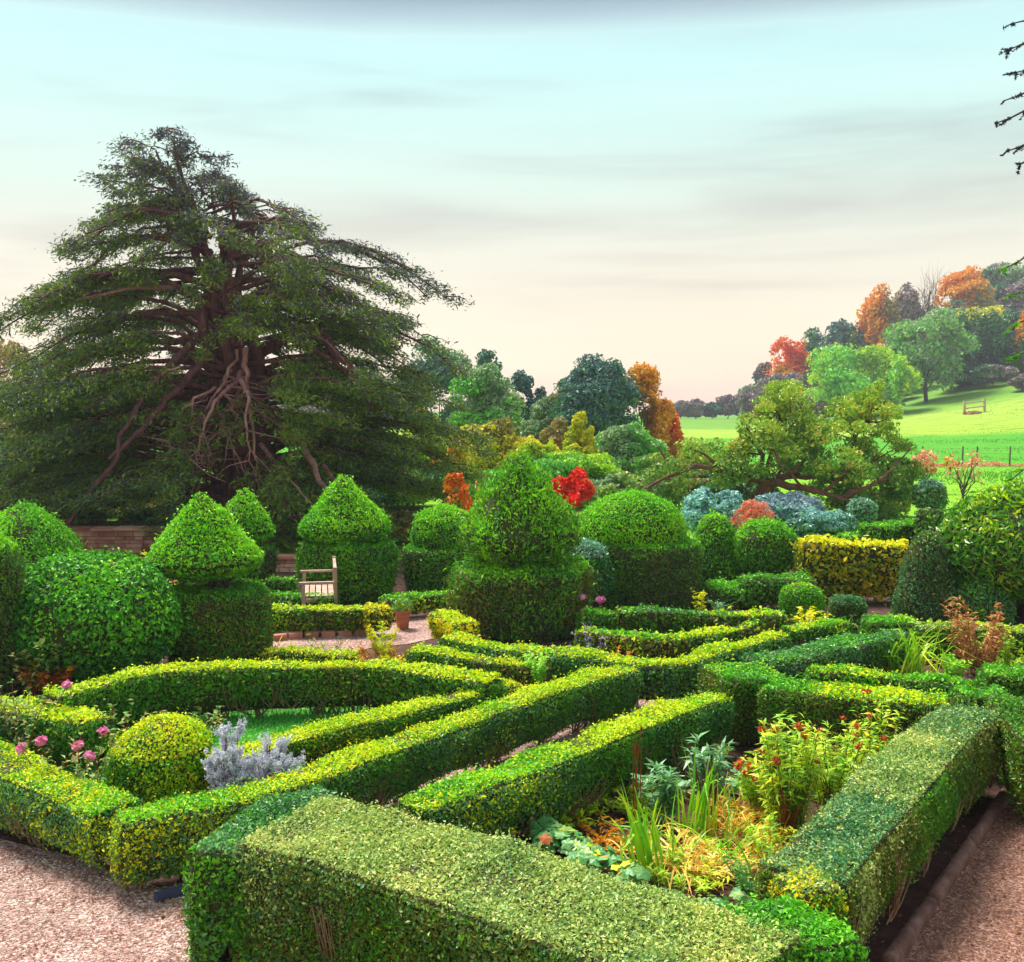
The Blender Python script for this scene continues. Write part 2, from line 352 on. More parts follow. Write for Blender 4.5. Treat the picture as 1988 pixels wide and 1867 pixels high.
def prof_smooth(pts, n=16):
    pts = np.array(pts, float); d = np.r_[0, np.cumsum(np.linalg.norm(np.diff(pts, axis=0), axis=1))]
    t = np.linspace(0, d[-1], n); return np.c_[np.interp(t, d, pts[:,0]), np.interp(t, d, pts[:,1])]
def tier(mb, c, prof, mats_side, mats_top, L, cov, rng, sup=2.0, amp=.035, n=32, rot=0.0, depth=.06, spray=0.0, bias=1.0, asp=.5, topz=.6, young=.0, core=0):
    pf = prof_smooth(prof, max(12, int(len(prof)*5))); V, Q = revolve(c, pf, n, sup, amp, rot=rot)
    mb.add(V, Q, core, True)
    dr = None
    if spray: dr = lambda P, Nn: norm(Nn*.7 + np.array([0,0,.75]))
    clothe(mb, V, Q, L, cov, rng, mats_top, mats_side, depth, bias, asp, topz=topz, drx=dr, dk=spray)
def trunk(mb, c, z0, z1, r, rng, n=1, lean=.1, mat=0, spread=0.0):
    for i in range(n):
        a = rng.uniform(0,2*pi); d = np.array([cos(a), sin(a)])*spread
        P = np.array([[c[0]+d[0]*.2, c[1]+d[1]*.2, z0-.05], [c[0]+d[0]*.5+rng.normal()*lean*.3, c[1]+d[1]*.5+rng.normal()*lean*.3, z0*.5+z1*.5], [c[0]+d[0], c[1]+d[1], z1]])
        P = resample(P, (z1-z0)/6); P[1:-1,:2] += rng.normal(size=P[1:-1,:2].shape)*r*.15
        tube(mb, P, np.linspace(r, r*.7, len(P)), 9, mat, .05)
def px_base(x, y, rpx):
    """centre of a round thing whose front foot is seen at y and whose half width is rpx"""
    Y = G(x, y)[1]; r = rpx*S(Y); Y2 = Y + r; r = rpx*S(Y2)
    return A(x, y, Y2)[0], Y2, r
def ZP(y, Y): return A(CX, y, Y)[2]

# ------------------------------------------------------------------ trees
def ico_dirs(n, rng):
    d = rng.normal(size=(n,3)); return norm(d)
def crown_points(rng, clumps, per, flat=1.0, shell=.55):
    """clumps: array (n,4) centre+radius"""
    P = []; Nn = []
    for c in clumps:
        n = int(per*c[3]**2); d = ico_dirs(n, rng); d[:,2] = np.where(d[:,2] < -.35, -d[:,2], d[:,2]); d = norm(d)
        rr = c[3]*(shell + (1-shell)*rng.random(n)**.7*1.45); rr = rr*(1+.18*NZ(d*3+c[:3], 1.5)*.7)
        P.append(c[:3] + d*rr[:,None]*np.array([1,1,flat])); Nn.append(d)
    return np.concatenate(P), np.concatenate(Nn)
def limbs(mb, base, tips, r0, rng, fork=.35, mat=0, sides=6, twigs=0, sag=.0):
    """trunk from base to a fork, then limbs to the tips"""
    base = np.array(base, float); tips = np.asarray(tips, float)
    top = tips.mean(0)*.6+base*.4; top[2] = base[2] + (tips[:,2].max()-base[2])*fork
    P = resample(np.array([base-[0,0,.15], base*.5+top*.5+rng.normal(size=3)*r0*.6*[1,1,0], top]), np.linalg.norm(top-base)/6)
    tube(mb, P, np.linspace(r0*1.15, r0*.75, len(P)), sides+3, mat, .04)
    for t in tips:
        s = P[rng.integers(len(P)//2, len(P))]; mid = s*.5+t*.5 + rng.normal(size=3)*np.linalg.norm(t-s)*.08 + [0,0,-sag*np.linalg.norm(t-s)]
        B = resample(np.array([s, s*.7+mid*.3, mid, t]), np.linalg.norm(t-s)/6); B[1:-1] += rng.normal(size=B[1:-1].shape)*np.linalg.norm(t-s)*.015
        tube(mb, B, np.linspace(r0*.42, r0*.08, len(B)), sides, mat)
        for k in range(twigs):
            i = rng.integers(len(B)//2, len(B)); d = norm(rng.normal(size=3)+(t-s)/np.linalg.norm(t-s))*np.linalg.norm(t-s)*.3
            tube(mb, [B[i], B[i]+d*.5+rng.normal(size=3)*.03, B[i]+d], [r0*.1, r0*.07, r0*.03], 4, mat)
def make_crown(rng, kind, H=1.0, W=1.0, nc=40, nl=9000, leaf=.03, low=.12, cr=.17):
    nc = int(nc*1.9); cr = cr*.72
    """unit tree crown, height 0..1, half width .5: returns pts, normals, clump centres"""
    cl = []
    while len(cl) < nc:
        u = rng.uniform(-1,1,3); q = np.linalg.norm(u)
        if q > 1 or q < .45: continue
        if kind == 'round': p = [u[0]*.38, u[1]*.38, .5+low*.5+u[2]*(.5-low*.5-.1)]
        elif kind == 'tall':
            z = (u[2]+1)/2; p = [u[0]*.36*(1.1-z*.55), u[1]*.36*(1.1-z*.55), low+.1+z*(.82-low)]
        elif kind == 'wide': p = [u[0]*.4, u[1]*.4, .5+low*.4+u[2]*(.36-low*.3)]
        cl.append([*p, cr*rng.uniform(.5,1.3)])
    cl = np.array(cl); per = nl/(cl[:,3]**2).sum()
    P, Nn = crown_points(rng, cl, per, .85)
    return P, Nn, cl
def tree(name, label, px, ytop, Y, wpx, mats, kind='round', nl=9000, leaf=None, nc=34, group=None, ybase=None, low=.1, cr=.17, bark=None, cat='tree', seed=None, twigs=0, asp=.6, mixw=None, gap=.0):
    rng = newrng() if seed is None else np.random.default_rng(seed)
    X = A(px, 700, Y)[0]; z0 = float(terr(X, Y)) if ybase is None else A(px, ybase, Y)[2]; zt = A(px, ytop, Y)[2]
    H = zt - z0; W = wpx*S(Y); leaf = leaf or 3.4*S(Y)*1.9
    root = thing(name, label, cat, (X, Y, z0), group)
    P, Nn, cl = make_crown(rng, kind, nc=nc, nl=nl, low=low, cr=cr)
    sc = np.array([W, W, H])
    P = P*sc + [X, Y, z0]
    if gap: 
        k = NZ(P/(W*.16), 1.0) > gap-1.0; P, Nn = P[k], Nn[k]
    mb = MB()
    if mixw is None: m = rng.integers(0, len(mats), len(P))*0
    if len(mats) > 1:
        cn = NZ2(P/W*6, .9); side = mixw(P, rng, (X,Y,z0,W,H)) if callable(mixw) else (cn*.7 + rng.normal(size=len(P))*.4 > (0 if mixw is None else mixw))
        m = side.astype(int)
    else: m = 0
    leaves(mb, P, Nn, leaf, rng, .9, asp, m)
    mt = MB(); tips = cl[rng.choice(len(cl), min(9, len(cl)), replace=False), :3]*sc*np.array([.9,.9,.97])+[X,Y,z0]
    limbs(mt, [X,Y,z0], tips, max(.03, .022*H), rng, twigs=twigs)
    part('trunk', mt, bark or M_bark2, root); part('crown', mb, mats, root)
    return root
def ptree(px, ytop, Y, wpx, **k): return None

# ------------------------------------------------------------------ terrain and ground sheets
def build_ground():
    ys = np.r_[np.linspace(-6, 60, 40), np.linspace(62, 420, 120), np.linspace(422, 425, 2)]
    us = np.linspace(-1, 1, 130)
    Y, U = np.meshgrid(ys, us, indexing='ij'); X = U*(12 + np.abs(Y)*.95)
    Z = terr(X, Y) + .06*NZ(np.stack([X*.2, Y*.2, 0*X], -1).reshape(-1,3)).reshape(X.shape)*smooth((Y-30)/40)
    mb = MB(); Q = gridq(len(ys), len(us)); V = np.stack([X,Y,Z], -1).reshape(-1,3); mb.add(V, Q[:, ::-1] if np.cross(V[Q[0,2]]-V[Q[0,0]], V[Q[0,3]]-V[Q[0,1]])[2] < 0 else Q, 0, True)
    m = bpy.data.materials.new('pasture_grass'); m.use_nodes = True; nt = m.node_tree; nt.nodes.clear(); L = nt.links.new
    tc = N(nt, 'ShaderNodeTexCoord'); sp = N(nt, 'ShaderNodeSeparateXYZ'); L(tc.outputs['Object'], sp.inputs[0])
    wob = N(nt, 'ShaderNodeTexNoise', i_Scale=.03, i_Detail=2.0); L(tc.outputs['Object'], wob.inputs['Vector'])
    yy = N(nt, 'ShaderNodeMath', operation='MULTIPLY_ADD'); L(wob.outputs[0], yy.inputs[0]); yy.inputs[1].default_value = 8; L(sp.outputs[1], yy.inputs[2])
    mr = N(nt, 'ShaderNodeMapRange'); L(yy.outputs[0], mr.inputs[0]); mr.inputs[1].default_value = 0; mr.inputs[2].default_value = 300
    r = ramp(nt, [(0, (.20,.42,.02)), (.2, (.20,.45,.02)), (.225, (.15,.42,.02)), (.235,(.085,.36,.02)), (.42, (.085,.36,.02)), (.44, (.30,.47,.04)), (.53, (.30,.46,.06)), (.56, (.16,.36,.04)), (1, (.14,.33,.05))])
    L(mr.outputs[0], r.inputs[0])
    mp = N(nt, 'ShaderNodeMapping'); mp.inputs['Scale'].default_value = (.35, 1.0, 1); L(tc.outputs['Object'], mp.inputs[0])
    no = N(nt, 'ShaderNodeTexNoise', i_Scale=.8, i_Detail=8.0, i_Roughness=.75); L(mp.outputs[0], no.inputs['Vector'])
    v = ramp(nt, [(.36, (.50,.62,.5)), (.46, (.95,.97,.95)), (.66, (1.18,1.08,1.1))]); L(no.outputs[0], v.inputs[0])
    for e in r.color_ramp.elements: e.color = (e.color[0]*.95, e.color[1]*.92, e.color[2]*.9, 1)
    mm = N(nt, 'ShaderNodeMixRGB', blend_type='MULTIPLY', i_0=1.0); L(r.outputs[0], mm.inputs[1]); L(v.outputs[0], mm.inputs[2])
    b = N(nt, 'ShaderNodeBsdfPrincipled', i_Roughness=.9); b.inputs['Specular IOR Level'].default_value = .1; L(mm.outputs[0], b.inputs['Base Color'])
    bp = N(nt, 'ShaderNodeBump', i_Strength=.7, i_Distance=.15); L(no.outputs[0], bp.inputs['Height']); L(bp.outputs[0], b.inputs['Normal'])
    o = N(nt, 'ShaderNodeOutputMaterial'); L(b.outputs[0], o.inputs[0])
    structure('meadow', mb, m)
def sheet(name, px, z, mat, world_pts=None):
    P = [G(x, y, z) for x, y in px] if world_pts is None else [np.array([*p[:2], z]) for p in world_pts]
    me = bpy.data.meshes.new(name); 
    ar = sum(P[i][0]*P[(i+1)%len(P)][1]-P[(i+1)%len(P)][0]*P[i][1] for i in range(len(P)))
    if ar < 0: P = P[::-1]
    me.from_pydata([tuple(map(float, p)) for p in P], [], [list(range(len(P)))]); me.materials.append(mat)
    o = bpy.data.objects.new(name, me); COL.objects.link(o); o['kind'] = 'structure'; return o
build_ground()
M_gravel = gravel_mat('pink_gravel', [(.15,.06,.05),(.29,.14,.11),(.42,.22,.18),(.55,.35,.30),(.68,.54,.48)])
M_gravel2 = gravel_mat('brown_gravel', [(.13,.05,.035),(.22,.09,.06),(.32,.15,.10),(.45,.28,.21)])
M_lawn = sol('lawn_grass', [(.05,.22,.03),(.08,.30,.03),(.13,.38,.04)], 9, .9, .6, 60)
sheet('soil', None, .004, M_soil, [(-12,2.5),(12,2.5),(13,24.5),(-15,26.5)])
sheet('gravel_path', [(-260,1600),(0,1628),(180,1672),(240,1702),(309,1722),(420,1698),(620,1600),(900,1480),(1235,1352),(1290,1335),(1330,1352),(1280,1400),(960,1560),(500,1790),(420,1900),(300,2300),(-900,2300)], .012, M_gravel)
sheet('round_gravel_court', [(470,1262),(480,1245),(560,1236),(640,1235),(700,1226),(745,1212),(800,1198),(860,1192),(905,1200),(905,1222),(860,1235),(790,1250),(730,1256),(640,1272),(520,1275)], .012, M_gravel)
sheet('side_gravel_path', [(1722,1880),(1850,1700),(1962,1532),(2010,1470),(2300,1470),(2500,2300),(1400,2300)], .012, M_gravel2)
sheet('lawn', [(60,1470),(150,1405),(400,1385),(700,1372),(860,1345),(700,1420),(560,1480),(400,1560),(230,1600),(60,1520)], .012, M_lawn)

# ------------------------------------------------------------------ box hedges of the parterre
GH = 'box hedges edging the garden beds'
N_ = dict(L=.024, cov=1.9, group=GH, step=.09)
Md = dict(L=.036, cov=1.7, group=GH)
Fr = dict(L=.05, cov=1.6, group=GH)
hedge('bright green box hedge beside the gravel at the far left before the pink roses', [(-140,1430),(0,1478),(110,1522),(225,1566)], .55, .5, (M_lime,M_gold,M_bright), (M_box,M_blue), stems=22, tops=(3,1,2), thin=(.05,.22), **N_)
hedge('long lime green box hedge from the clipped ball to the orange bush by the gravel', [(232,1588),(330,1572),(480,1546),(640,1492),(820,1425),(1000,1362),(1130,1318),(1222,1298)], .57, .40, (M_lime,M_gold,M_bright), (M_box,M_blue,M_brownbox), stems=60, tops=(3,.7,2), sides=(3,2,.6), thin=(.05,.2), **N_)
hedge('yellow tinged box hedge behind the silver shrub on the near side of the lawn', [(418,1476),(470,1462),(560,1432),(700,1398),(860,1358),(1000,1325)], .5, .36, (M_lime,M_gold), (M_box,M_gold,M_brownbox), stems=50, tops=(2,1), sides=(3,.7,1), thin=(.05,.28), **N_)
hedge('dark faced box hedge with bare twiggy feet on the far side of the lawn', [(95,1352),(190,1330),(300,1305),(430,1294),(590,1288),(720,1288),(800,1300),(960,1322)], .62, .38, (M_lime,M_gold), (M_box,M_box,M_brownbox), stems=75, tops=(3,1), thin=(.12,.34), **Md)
hedge('low hedge with pale top behind the pink rose bush', [(-60,1365),(60,1376),(190,1402)], .5, .45, (M_lime,M_pale), (M_box,M_blue), stems=12, **Md)
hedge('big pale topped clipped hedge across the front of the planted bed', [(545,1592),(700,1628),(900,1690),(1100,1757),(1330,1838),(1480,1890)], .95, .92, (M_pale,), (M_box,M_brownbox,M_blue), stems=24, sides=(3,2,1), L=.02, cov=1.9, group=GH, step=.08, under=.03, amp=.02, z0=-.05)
hedge('dark glossy box bush at the left corner of the big front hedge', [(452,1660),(500,1605),(570,1565),(655,1545)], .88, .56, (M_bright,M_blue), (M_blue,M_box), stems=8, L=.025, cov=1.9, group=GH, step=.08, under=.0, amp=.04, sides=(1,2), z0=-.1)
hedge('vivid green shaggy box bush at the corner below the yellow patch', [(1380,1850),(1470,1810),(1590,1790)], .88, .62, (M_bright,), (M_bright,M_box), L=.024, cov=2.0, group=GH, step=.08, under=.03, amp=.05)
hedge('small golden leaved patch of box at the end of the right hand hedge', [(1525,1722),(1600,1712)], .86, .34, (M_gold,M_pale), (M_gold,M_box), L=.022, cov=2.0, group=GH, step=.07, under=.03, tops=(2,1.5), amp=.02)
hedge('wide grey green topped hedge running beside the timber edged path', [(1555,1700),(1640,1615),(1740,1510),(1822,1425),(1885,1378)], .78, .58, (M_pale,M_blue), (M_box,M_brownbox), stems=60, L=.022, cov=1.9, group=GH, step=.09, tops=(2,1), under=.16, thin=(.08,.34), srad=.016)
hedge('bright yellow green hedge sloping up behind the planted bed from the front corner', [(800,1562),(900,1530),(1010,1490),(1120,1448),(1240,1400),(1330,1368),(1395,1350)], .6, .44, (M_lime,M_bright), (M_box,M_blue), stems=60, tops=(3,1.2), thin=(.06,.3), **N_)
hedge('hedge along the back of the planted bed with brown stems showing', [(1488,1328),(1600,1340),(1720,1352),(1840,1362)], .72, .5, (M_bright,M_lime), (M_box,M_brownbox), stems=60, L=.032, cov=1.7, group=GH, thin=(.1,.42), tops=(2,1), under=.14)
hedge('broad rounded box block joining two hedges at the back left corner of the planted bed', [(1385,1308),(1500,1302)], .74, .75, (M_bright,M_lime), (M_box,M_brownbox), stems=10, tops=(3,1), L=.032, cov=1.7, group=GH)
hedge('low green block at the right end of the back hedge by the pale topped hedge', [(1860,1345),(1950,1345)], .75, .42, (M_bright,), (M_box,), stems=6, **Md)
hedge('thin bright green hedge behind the planted bed and before the strappy leaves', [(1575,1302),(1700,1310),(1890,1330)], .62, .36, (M_bright,M_lime), (M_box,), stems=14, tops=(3,1), **Md)
hedge('dark hedge at the right edge behind the planted bed', [(1912,1304),(2080,1312)], .75, .5, (M_bright,M_pale), (M_box,), tops=(2,1), **Md)
hedge('shaded hedge at the right edge beside the brown path', [(1955,1352),(1990,1400),(2030,1440)], .8, .4, (M_box,), (M_box,M_brownbox), **Md)
hedge('pale grey green hedge slanting towards the strappy leaves at the right', [(1465,1282),(1540,1274),(1610,1258),(1680,1240),(1745,1228)], .5, .5, (M_blue,M_bright), (M_box,M_blue), stems=8, tops=(2,2), **Md)
hedge('winding box hedge bending in a wide V right of the big cone topiary', [(872,1236),(940,1250),(1030,1263),(1150,1276),(1262,1290),(1330,1286),(1400,1262),(1460,1245),(1515,1232)], .55, .36, (M_lime,M_gold,M_bright), (M_box,M_blue), stems=24, tops=(3,.6,1), thin=(.04,.2), L=.036, cov=1.7, group=GH)
hedge('short hedge continuing the winding hedge towards the dark pillar', [(1530,1222),(1585,1213),(1640,1205)], .5, .34, (M_lime,M_bright), (M_box,), stems=6, **Md)
hedge('box hedge left of the purple seed stems ending at the orange bush', [(805,1262),(880,1270),(960,1283),(1035,1290)], .45, .4, (M_lime,M_gold,M_bright), (M_box,M_brownbox), stems=26, tops=(3,1,1), thin=(.05,.3), **Md)
hedge('inner hedge with a shallow bend behind the winding hedge', [(1128,1224),(1200,1230),(1290,1242),(1350,1236),(1410,1222),(1470,1206),(1520,1198)], .42, .34, (M_lime,M_bright), (M_box,M_brownbox), stems=18, tops=(2,1), thin=(.04,.25), **Fr)
hedge('small hedge piece right of the big cone topiary with pink flowers before it', [(1135,1190),(1192,1188)], .5, .4, (M_bright,), (M_box,), **Fr)
hedge('long flat hedge before the dome topiary', [(1200,1184),(1300,1184),(1420,1190),(1520,1196)], .5, .4, (M_blue,M_bright,M_lime), (M_box,M_brownbox), **Fr)
hedge('square bright green hedge end left of the dark clipped cone', [(1680,1202),(1775,1204)], .5, .6, (M_bright,M_lime), (M_box,), tops=(2,1), **Fr)
hedge('pale flat topped hedge running off to the right behind the brown bush', [(1782,1216),(1880,1218),(2060,1226)], .5, .4, (M_pale,M_lime), (M_box,M_brownbox), **Fr)
hedge('straight hedge behind the stone edged gravel court', [(520,1182),(600,1183),(680,1182),(700,1181)], .42, .4, (M_lime,), (M_box,M_brownbox,M_bright), stems=14, **Fr)
hedge('golden hedge end beside the terracotta pot', [(712,1180),(756,1180)], .44, .40, (M_gold,), (M_gold,M_brownbox,M_box), sides=(2,1,1), **Fr)
hedge('hedge behind the terracotta pot curving to the right', [(748,1163),(810,1157),(890,1150)], .36, .36, (M_lime,M_bright), (M_box,), **Fr)
hedge('short yellow topped hedge between the gravel court and the big cone topiary', [(850,1190),(880,1198),(905,1212)], .48, .4, (M_gold,M_lime), (M_box,M_gold), **Fr)
hedge('low hedge with rusty leaves in front of the gravel court', [(520,1262),(600,1266),(690,1270)], .25, .34, (M_gold,M_lime), (M_gold,M_box), L=.036, cov=1.5, group=GH)
hedge('small dark hedge in front of the garden bench', [(520,1154),(590,1158),(650,1160)], .4, .35, (M_bright,), (M_box,), **Fr)
hedge('small dark hedge at the left of the garden bench', [(520,1124),(572,1124)], .5, .35, (M_bright,), (M_box,), **Fr)

# ------------------------------------------------------------------ topiary
GT = 'clipped topiary standing in the garden'
def topiary(label, x, yb, hw, parts_, L=.06, cov=1.7, name='topiary', cat='topiary', trunk_=None, group=GT, amp=.04):
    """parts_: (part name, [(ypx, halfwidth px, dx px)], side mats, top mats, options)"""
    cx_, cy_, r = px_base(x, yb, hw); rng = newrng(); s = S(cy_)
    root = thing(name, label, cat, (cx_, cy_, 0), group)
    if trunk_:
        mt = MB(); y0, y1, rp, n, spread = trunk_; trunk(mt, (cx_, cy_), max(0, ZP(y0, cy_)), ZP(y1, cy_), rp*s, rng, n, .1, spread=spread*s); part('trunk', mt, M_bark2, root)
    for nm, pr, sd, tp, op in parts_:
        c = (A(x+op.get('dx', 0), yb, cy_)[0], cy_); prof = [(max(.03, ZP(y, cy_)), w*s) for y, w in pr]
        mb = MB(); mats = [M_core] + list(sd) + list(tp)
        tier(mb, c, prof, [(1+i, 1) for i in range(len(sd))], [(1+len(sd)+i, 1) for i in range(len(tp))], op.get('L', L), cov, rng, op.get('sup', 2.0), op.get('amp', amp), 36, op.get('rot', 0), op.get('depth', .07), op.get('spray', .35), op.get('bias', .9), op.get('asp', .42), op.get('topz', .55))
        part(nm, mb, mats, root)
    return root
Y_ = (M_yew, M_yewdk); YL = (M_yewlt, M_yew)
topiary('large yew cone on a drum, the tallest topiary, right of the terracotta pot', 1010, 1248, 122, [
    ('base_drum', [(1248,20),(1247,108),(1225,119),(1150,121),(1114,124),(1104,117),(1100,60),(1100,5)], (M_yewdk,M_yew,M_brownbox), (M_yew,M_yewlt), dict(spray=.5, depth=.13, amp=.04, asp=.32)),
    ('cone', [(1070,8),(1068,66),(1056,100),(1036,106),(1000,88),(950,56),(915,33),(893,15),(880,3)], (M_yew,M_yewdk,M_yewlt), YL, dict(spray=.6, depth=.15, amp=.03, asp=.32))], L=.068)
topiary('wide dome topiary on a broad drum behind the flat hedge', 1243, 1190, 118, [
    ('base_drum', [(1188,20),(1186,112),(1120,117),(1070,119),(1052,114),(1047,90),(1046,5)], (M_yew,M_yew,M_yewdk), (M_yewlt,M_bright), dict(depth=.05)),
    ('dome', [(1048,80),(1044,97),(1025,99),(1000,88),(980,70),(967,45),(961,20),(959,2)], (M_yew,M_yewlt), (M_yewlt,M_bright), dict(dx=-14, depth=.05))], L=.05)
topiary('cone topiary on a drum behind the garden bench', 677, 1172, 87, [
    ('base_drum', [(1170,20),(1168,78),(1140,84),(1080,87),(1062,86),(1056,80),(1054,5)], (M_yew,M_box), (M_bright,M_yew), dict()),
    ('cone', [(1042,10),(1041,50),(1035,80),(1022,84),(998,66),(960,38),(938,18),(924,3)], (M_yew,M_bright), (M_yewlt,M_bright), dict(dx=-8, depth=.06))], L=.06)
topiary('parasol shaped cone topiary on a square block beside the glossy holly dome', 425, 1298, 96, [
    ('base_block', [(1296,20),(1294,86),(1240,92),(1165,95),(1150,92),(1145,80),(1144,5)], (M_box,M_brownbox,M_yew), (M_yew,), dict(sup=5, rot=.25, depth=.05)),
    ('parasol', [(1120,20),(1110,62),(1098,98),(1086,108),(1066,94),(1030,58),(1000,33),(978,14),(958,2)], (M_yew,M_bright,M_brownbox), (M_yewlt,M_bright), dict(dx=-28, depth=.06))], L=.05, trunk_=(1150,1085,9,6,42))
topiary('narrow cone topiary on a slim stem behind the parasol shaped topiary', 478, 1172, 50, [
    ('base_block', [(1170,15),(1168,42),(1080,45),(1066,40),(1062,4)], (M_yew,M_yewdk), (M_yew,), dict(dx=10)),
    ('cone', [(1046,8),(1044,42),(1030,53),(1005,44),(980,28),(960,13),(948,2)], (M_yew,M_bright), (M_yewlt,), dict())], L=.06, trunk_=(1066,1040,8,1,2))
topiary('rounded dome topiary on a drum half hidden behind the big cone', 868, 1155, 84, [
    ('base_drum', [(1153,20),(1151,78),(1100,82),(1070,83),(1062,78),(1060,5)], (M_yew,M_yewdk), (M_yew,M_bright), dict()),
    ('dome', [(1063,50),(1058,62),(1035,63),(1010,54),(995,38),(986,18),(984,2)], (M_yew,M_bright), (M_yewlt,M_bright), dict(dx=-4))], L=.055)
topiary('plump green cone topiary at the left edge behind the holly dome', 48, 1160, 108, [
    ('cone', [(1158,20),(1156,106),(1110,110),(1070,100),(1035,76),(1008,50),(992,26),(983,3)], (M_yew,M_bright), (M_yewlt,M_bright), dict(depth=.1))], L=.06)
topiary('dark upright yew column at the very left edge', -22, 1362, 62, [
    ('column', [(1360,20),(1358,56),(1300,60),(1200,60),(1120,58),(1075,45),(1050,24),(1040,3)], (M_yewdk,M_box), (M_yewlt,M_yew), dict(depth=.1))], L=.05)
topiary('egg shaped cone topiary right of the wide dome', 1388, 1152, 50, [
    ('cone', [(1150,20),(1140,38),(1120,48),(1095,51),(1060,42),(1030,31),(1010,20),(1002,8),(1000,2)], (M_yew,M_yewdk), (M_yewlt,), dict())], L=.06, trunk_=(1175,1135,5,1,1))
topiary('low clipped block under the egg shaped topiary', 1412, 1182, 48, [
    ('block', [(1180,20),(1178,44),(1150,47),(1138,44),(1135,5)], (M_yew,M_yewdk), (M_bright,), dict(sup=4))], L=.055)
topiary('flattened round ball topiary above a dark block', 1485, 1160, 60, [
    ('ball', [(1114,8),(1110,36),(1095,54),(1068,61),(1042,56),(1024,42),(1014,22),(1011,3)], (M_yew,M_box), (M_yewlt,M_bright), dict())], L=.055, trunk_=(1160,1105,6,1,2))
hedge('dark stepped hedge under the flattened round ball', [(1442,1124),(1570,1122)], .55, .6, (M_yew,M_bright), (M_yew,M_yewdk), L=.055, cov=1.6, name='clipped_hedge')
topiary('small bright clipped drum with domed top in front of the yellow hedge', 1557, 1212, 41, [
    ('drum', [(1208,12),(1204,36),(1180,40),(1155,39),(1142,32),(1135,16),(1133,2)], (M_box,M_bright), (M_lime,M_bright), dict(depth=.035, spray=.1))], L=.04, trunk_=(1212,1195,5,1,1))
topiary('small dark clipped pillar right of the small bright drum', 1645, 1232, 32, [
    ('pillar', [(1230,10),(1228,28),(1190,31),(1170,31),(1162,24),(1159,3)], (M_box,M_yewdk), (M_blue,), dict(depth=.03, spray=.1, sup=3))], L=.04)
topiary('lime green clipped box ball on the corner of the front left bed', 310, 1600, 104, [
    ('ball', [(1590,20),(1575,78),(1540,100),(1490,104),(1450,96),(1420,72),(1404,40),(1397,4)], (M_box,M_box,M_bright,M_lime), (M_bright,M_lime,M_lime,M_gold), dict(depth=.05, spray=0, L=.027, asp=.6))], L=.027, cov=1.9)
topiary('large glossy dark green holly dome at the left', 175, 1352, 168, [
    ('dome', [(1306,20),(1300,70),(1284,112),(1258,146),(1220,166),(1185,166),(1150,150),(1120,120),(1100,84),(1087,42),(1083,4)], (M_holly,M_holly,M_bright), (M_holly,M_bright), dict(depth=.08, spray=0, asp=.55, L=.055, amp=.05, topz=.8))], cov=1.9, trunk_=(1345,1270,12,4,40))
topiary('grey green glossy ball tucked behind the big cone topiary', 1132, 1196, 58, [
    ('ball', [(1166,12),(1156,40),(1130,56),(1105,58),(1080,50),(1063,34),(1056,16),(1054,2)], (M_silverleaf,M_holly), (M_silverleaf,), dict(depth=.05, spray=0, asp=.55))], L=.05, trunk_=(1196,1150,6,2,6))
topiary('big yellow green laurel dome at the right edge', 1990, 1228, 172, [
    ('dome', [(1160,20),(1150,70),(1135,120),(1105,158),(1065,172),(1025,160),(990,126),(965,84),(952,40),(947,4)], (M_laurel,), (M_laurel,M_laurel,M_laurel,M_laurel,M_lime), dict(depth=.08, spray=.25, asp=.34, L=.10, amp=.08, topz=.75))], cov=1.8, trunk_=(1225,1110,9,4,35))
topiary('dark clipped cone at the right end of the yellow hedge', 1798, 1212, 58, [
    ('cone', [(1210,20),(1208,56),(1160,55),(1110,45),(1070,33),(1045,22),(1034,4)], (M_yewdk,M_blue), (M_yewdk,M_yew), dict(depth=.1))], L=.055)
topiary('dark low yew mound behind the clipped cone at the right', 1905, 1220, 56, [
    ('mound', [(1218,20),(1216,54),(1180,55),(1145,44),(1125,24),(1118,3)], (M_yewdk,M_yew,M_blue), (M_yewdk,M_yew), dict(depth=.08))], L=.055)
topiary('standard ball tree on a thin stem before the far lawn', 1803, 1030, 28, [
    ('ball', [(988,5),(984,18),(972,27),(958,29),(945,25),(937,14),(933,2)], (M_blue,M_yewdk), (M_silverleaf,), dict(depth=.08, spray=0))], L=.10, trunk_=(1030,975,2.2,1,0))
topiary('silvery round ball left of the standard ball tree', 1672, 1050, 27, [
    ('ball', [(1020,5),(1016,18),(1003,26),(990,27),(978,22),(971,12),(968,2)], (M_silverleaf,M_blue), (M_silverleaf,), dict(depth=.06, spray=0))], L=.08, trunk_=(1050,1010,2,1,0))
# the yellow beech hedge and the stepped hedges behind it
hedge('tall beech hedge turning yellow and orange', [(1555,1056),(1640,1056),(1762,1060)], 1.06, .55, (M_beecht,), (M_beech,), L=.085, cov=1.7, depth=.09, name='beech_hedge')
hedge('stepped green hedge beyond the yellow beech hedge', [(1690,1022),(1790,1012)], 1.1, .7, (M_bright,M_yew), (M_yew,M_box), L=.08, cov=1.5)
hedge('lower green hedge left of the stepped hedge beyond the yellow beech hedge', [(1640,1040),(1712,1034)], .9, .6, (M_yew,M_bright), (M_yew,), L=.08, cov=1.5)
hedge('tall dark square hedge beyond the yellow beech hedge next to the laurel dome', [(1802,996),(1880,992)], 1.4, .7, (M_yew,M_yewdk), (M_yewdk,M_box), L=.08, cov=1.5)

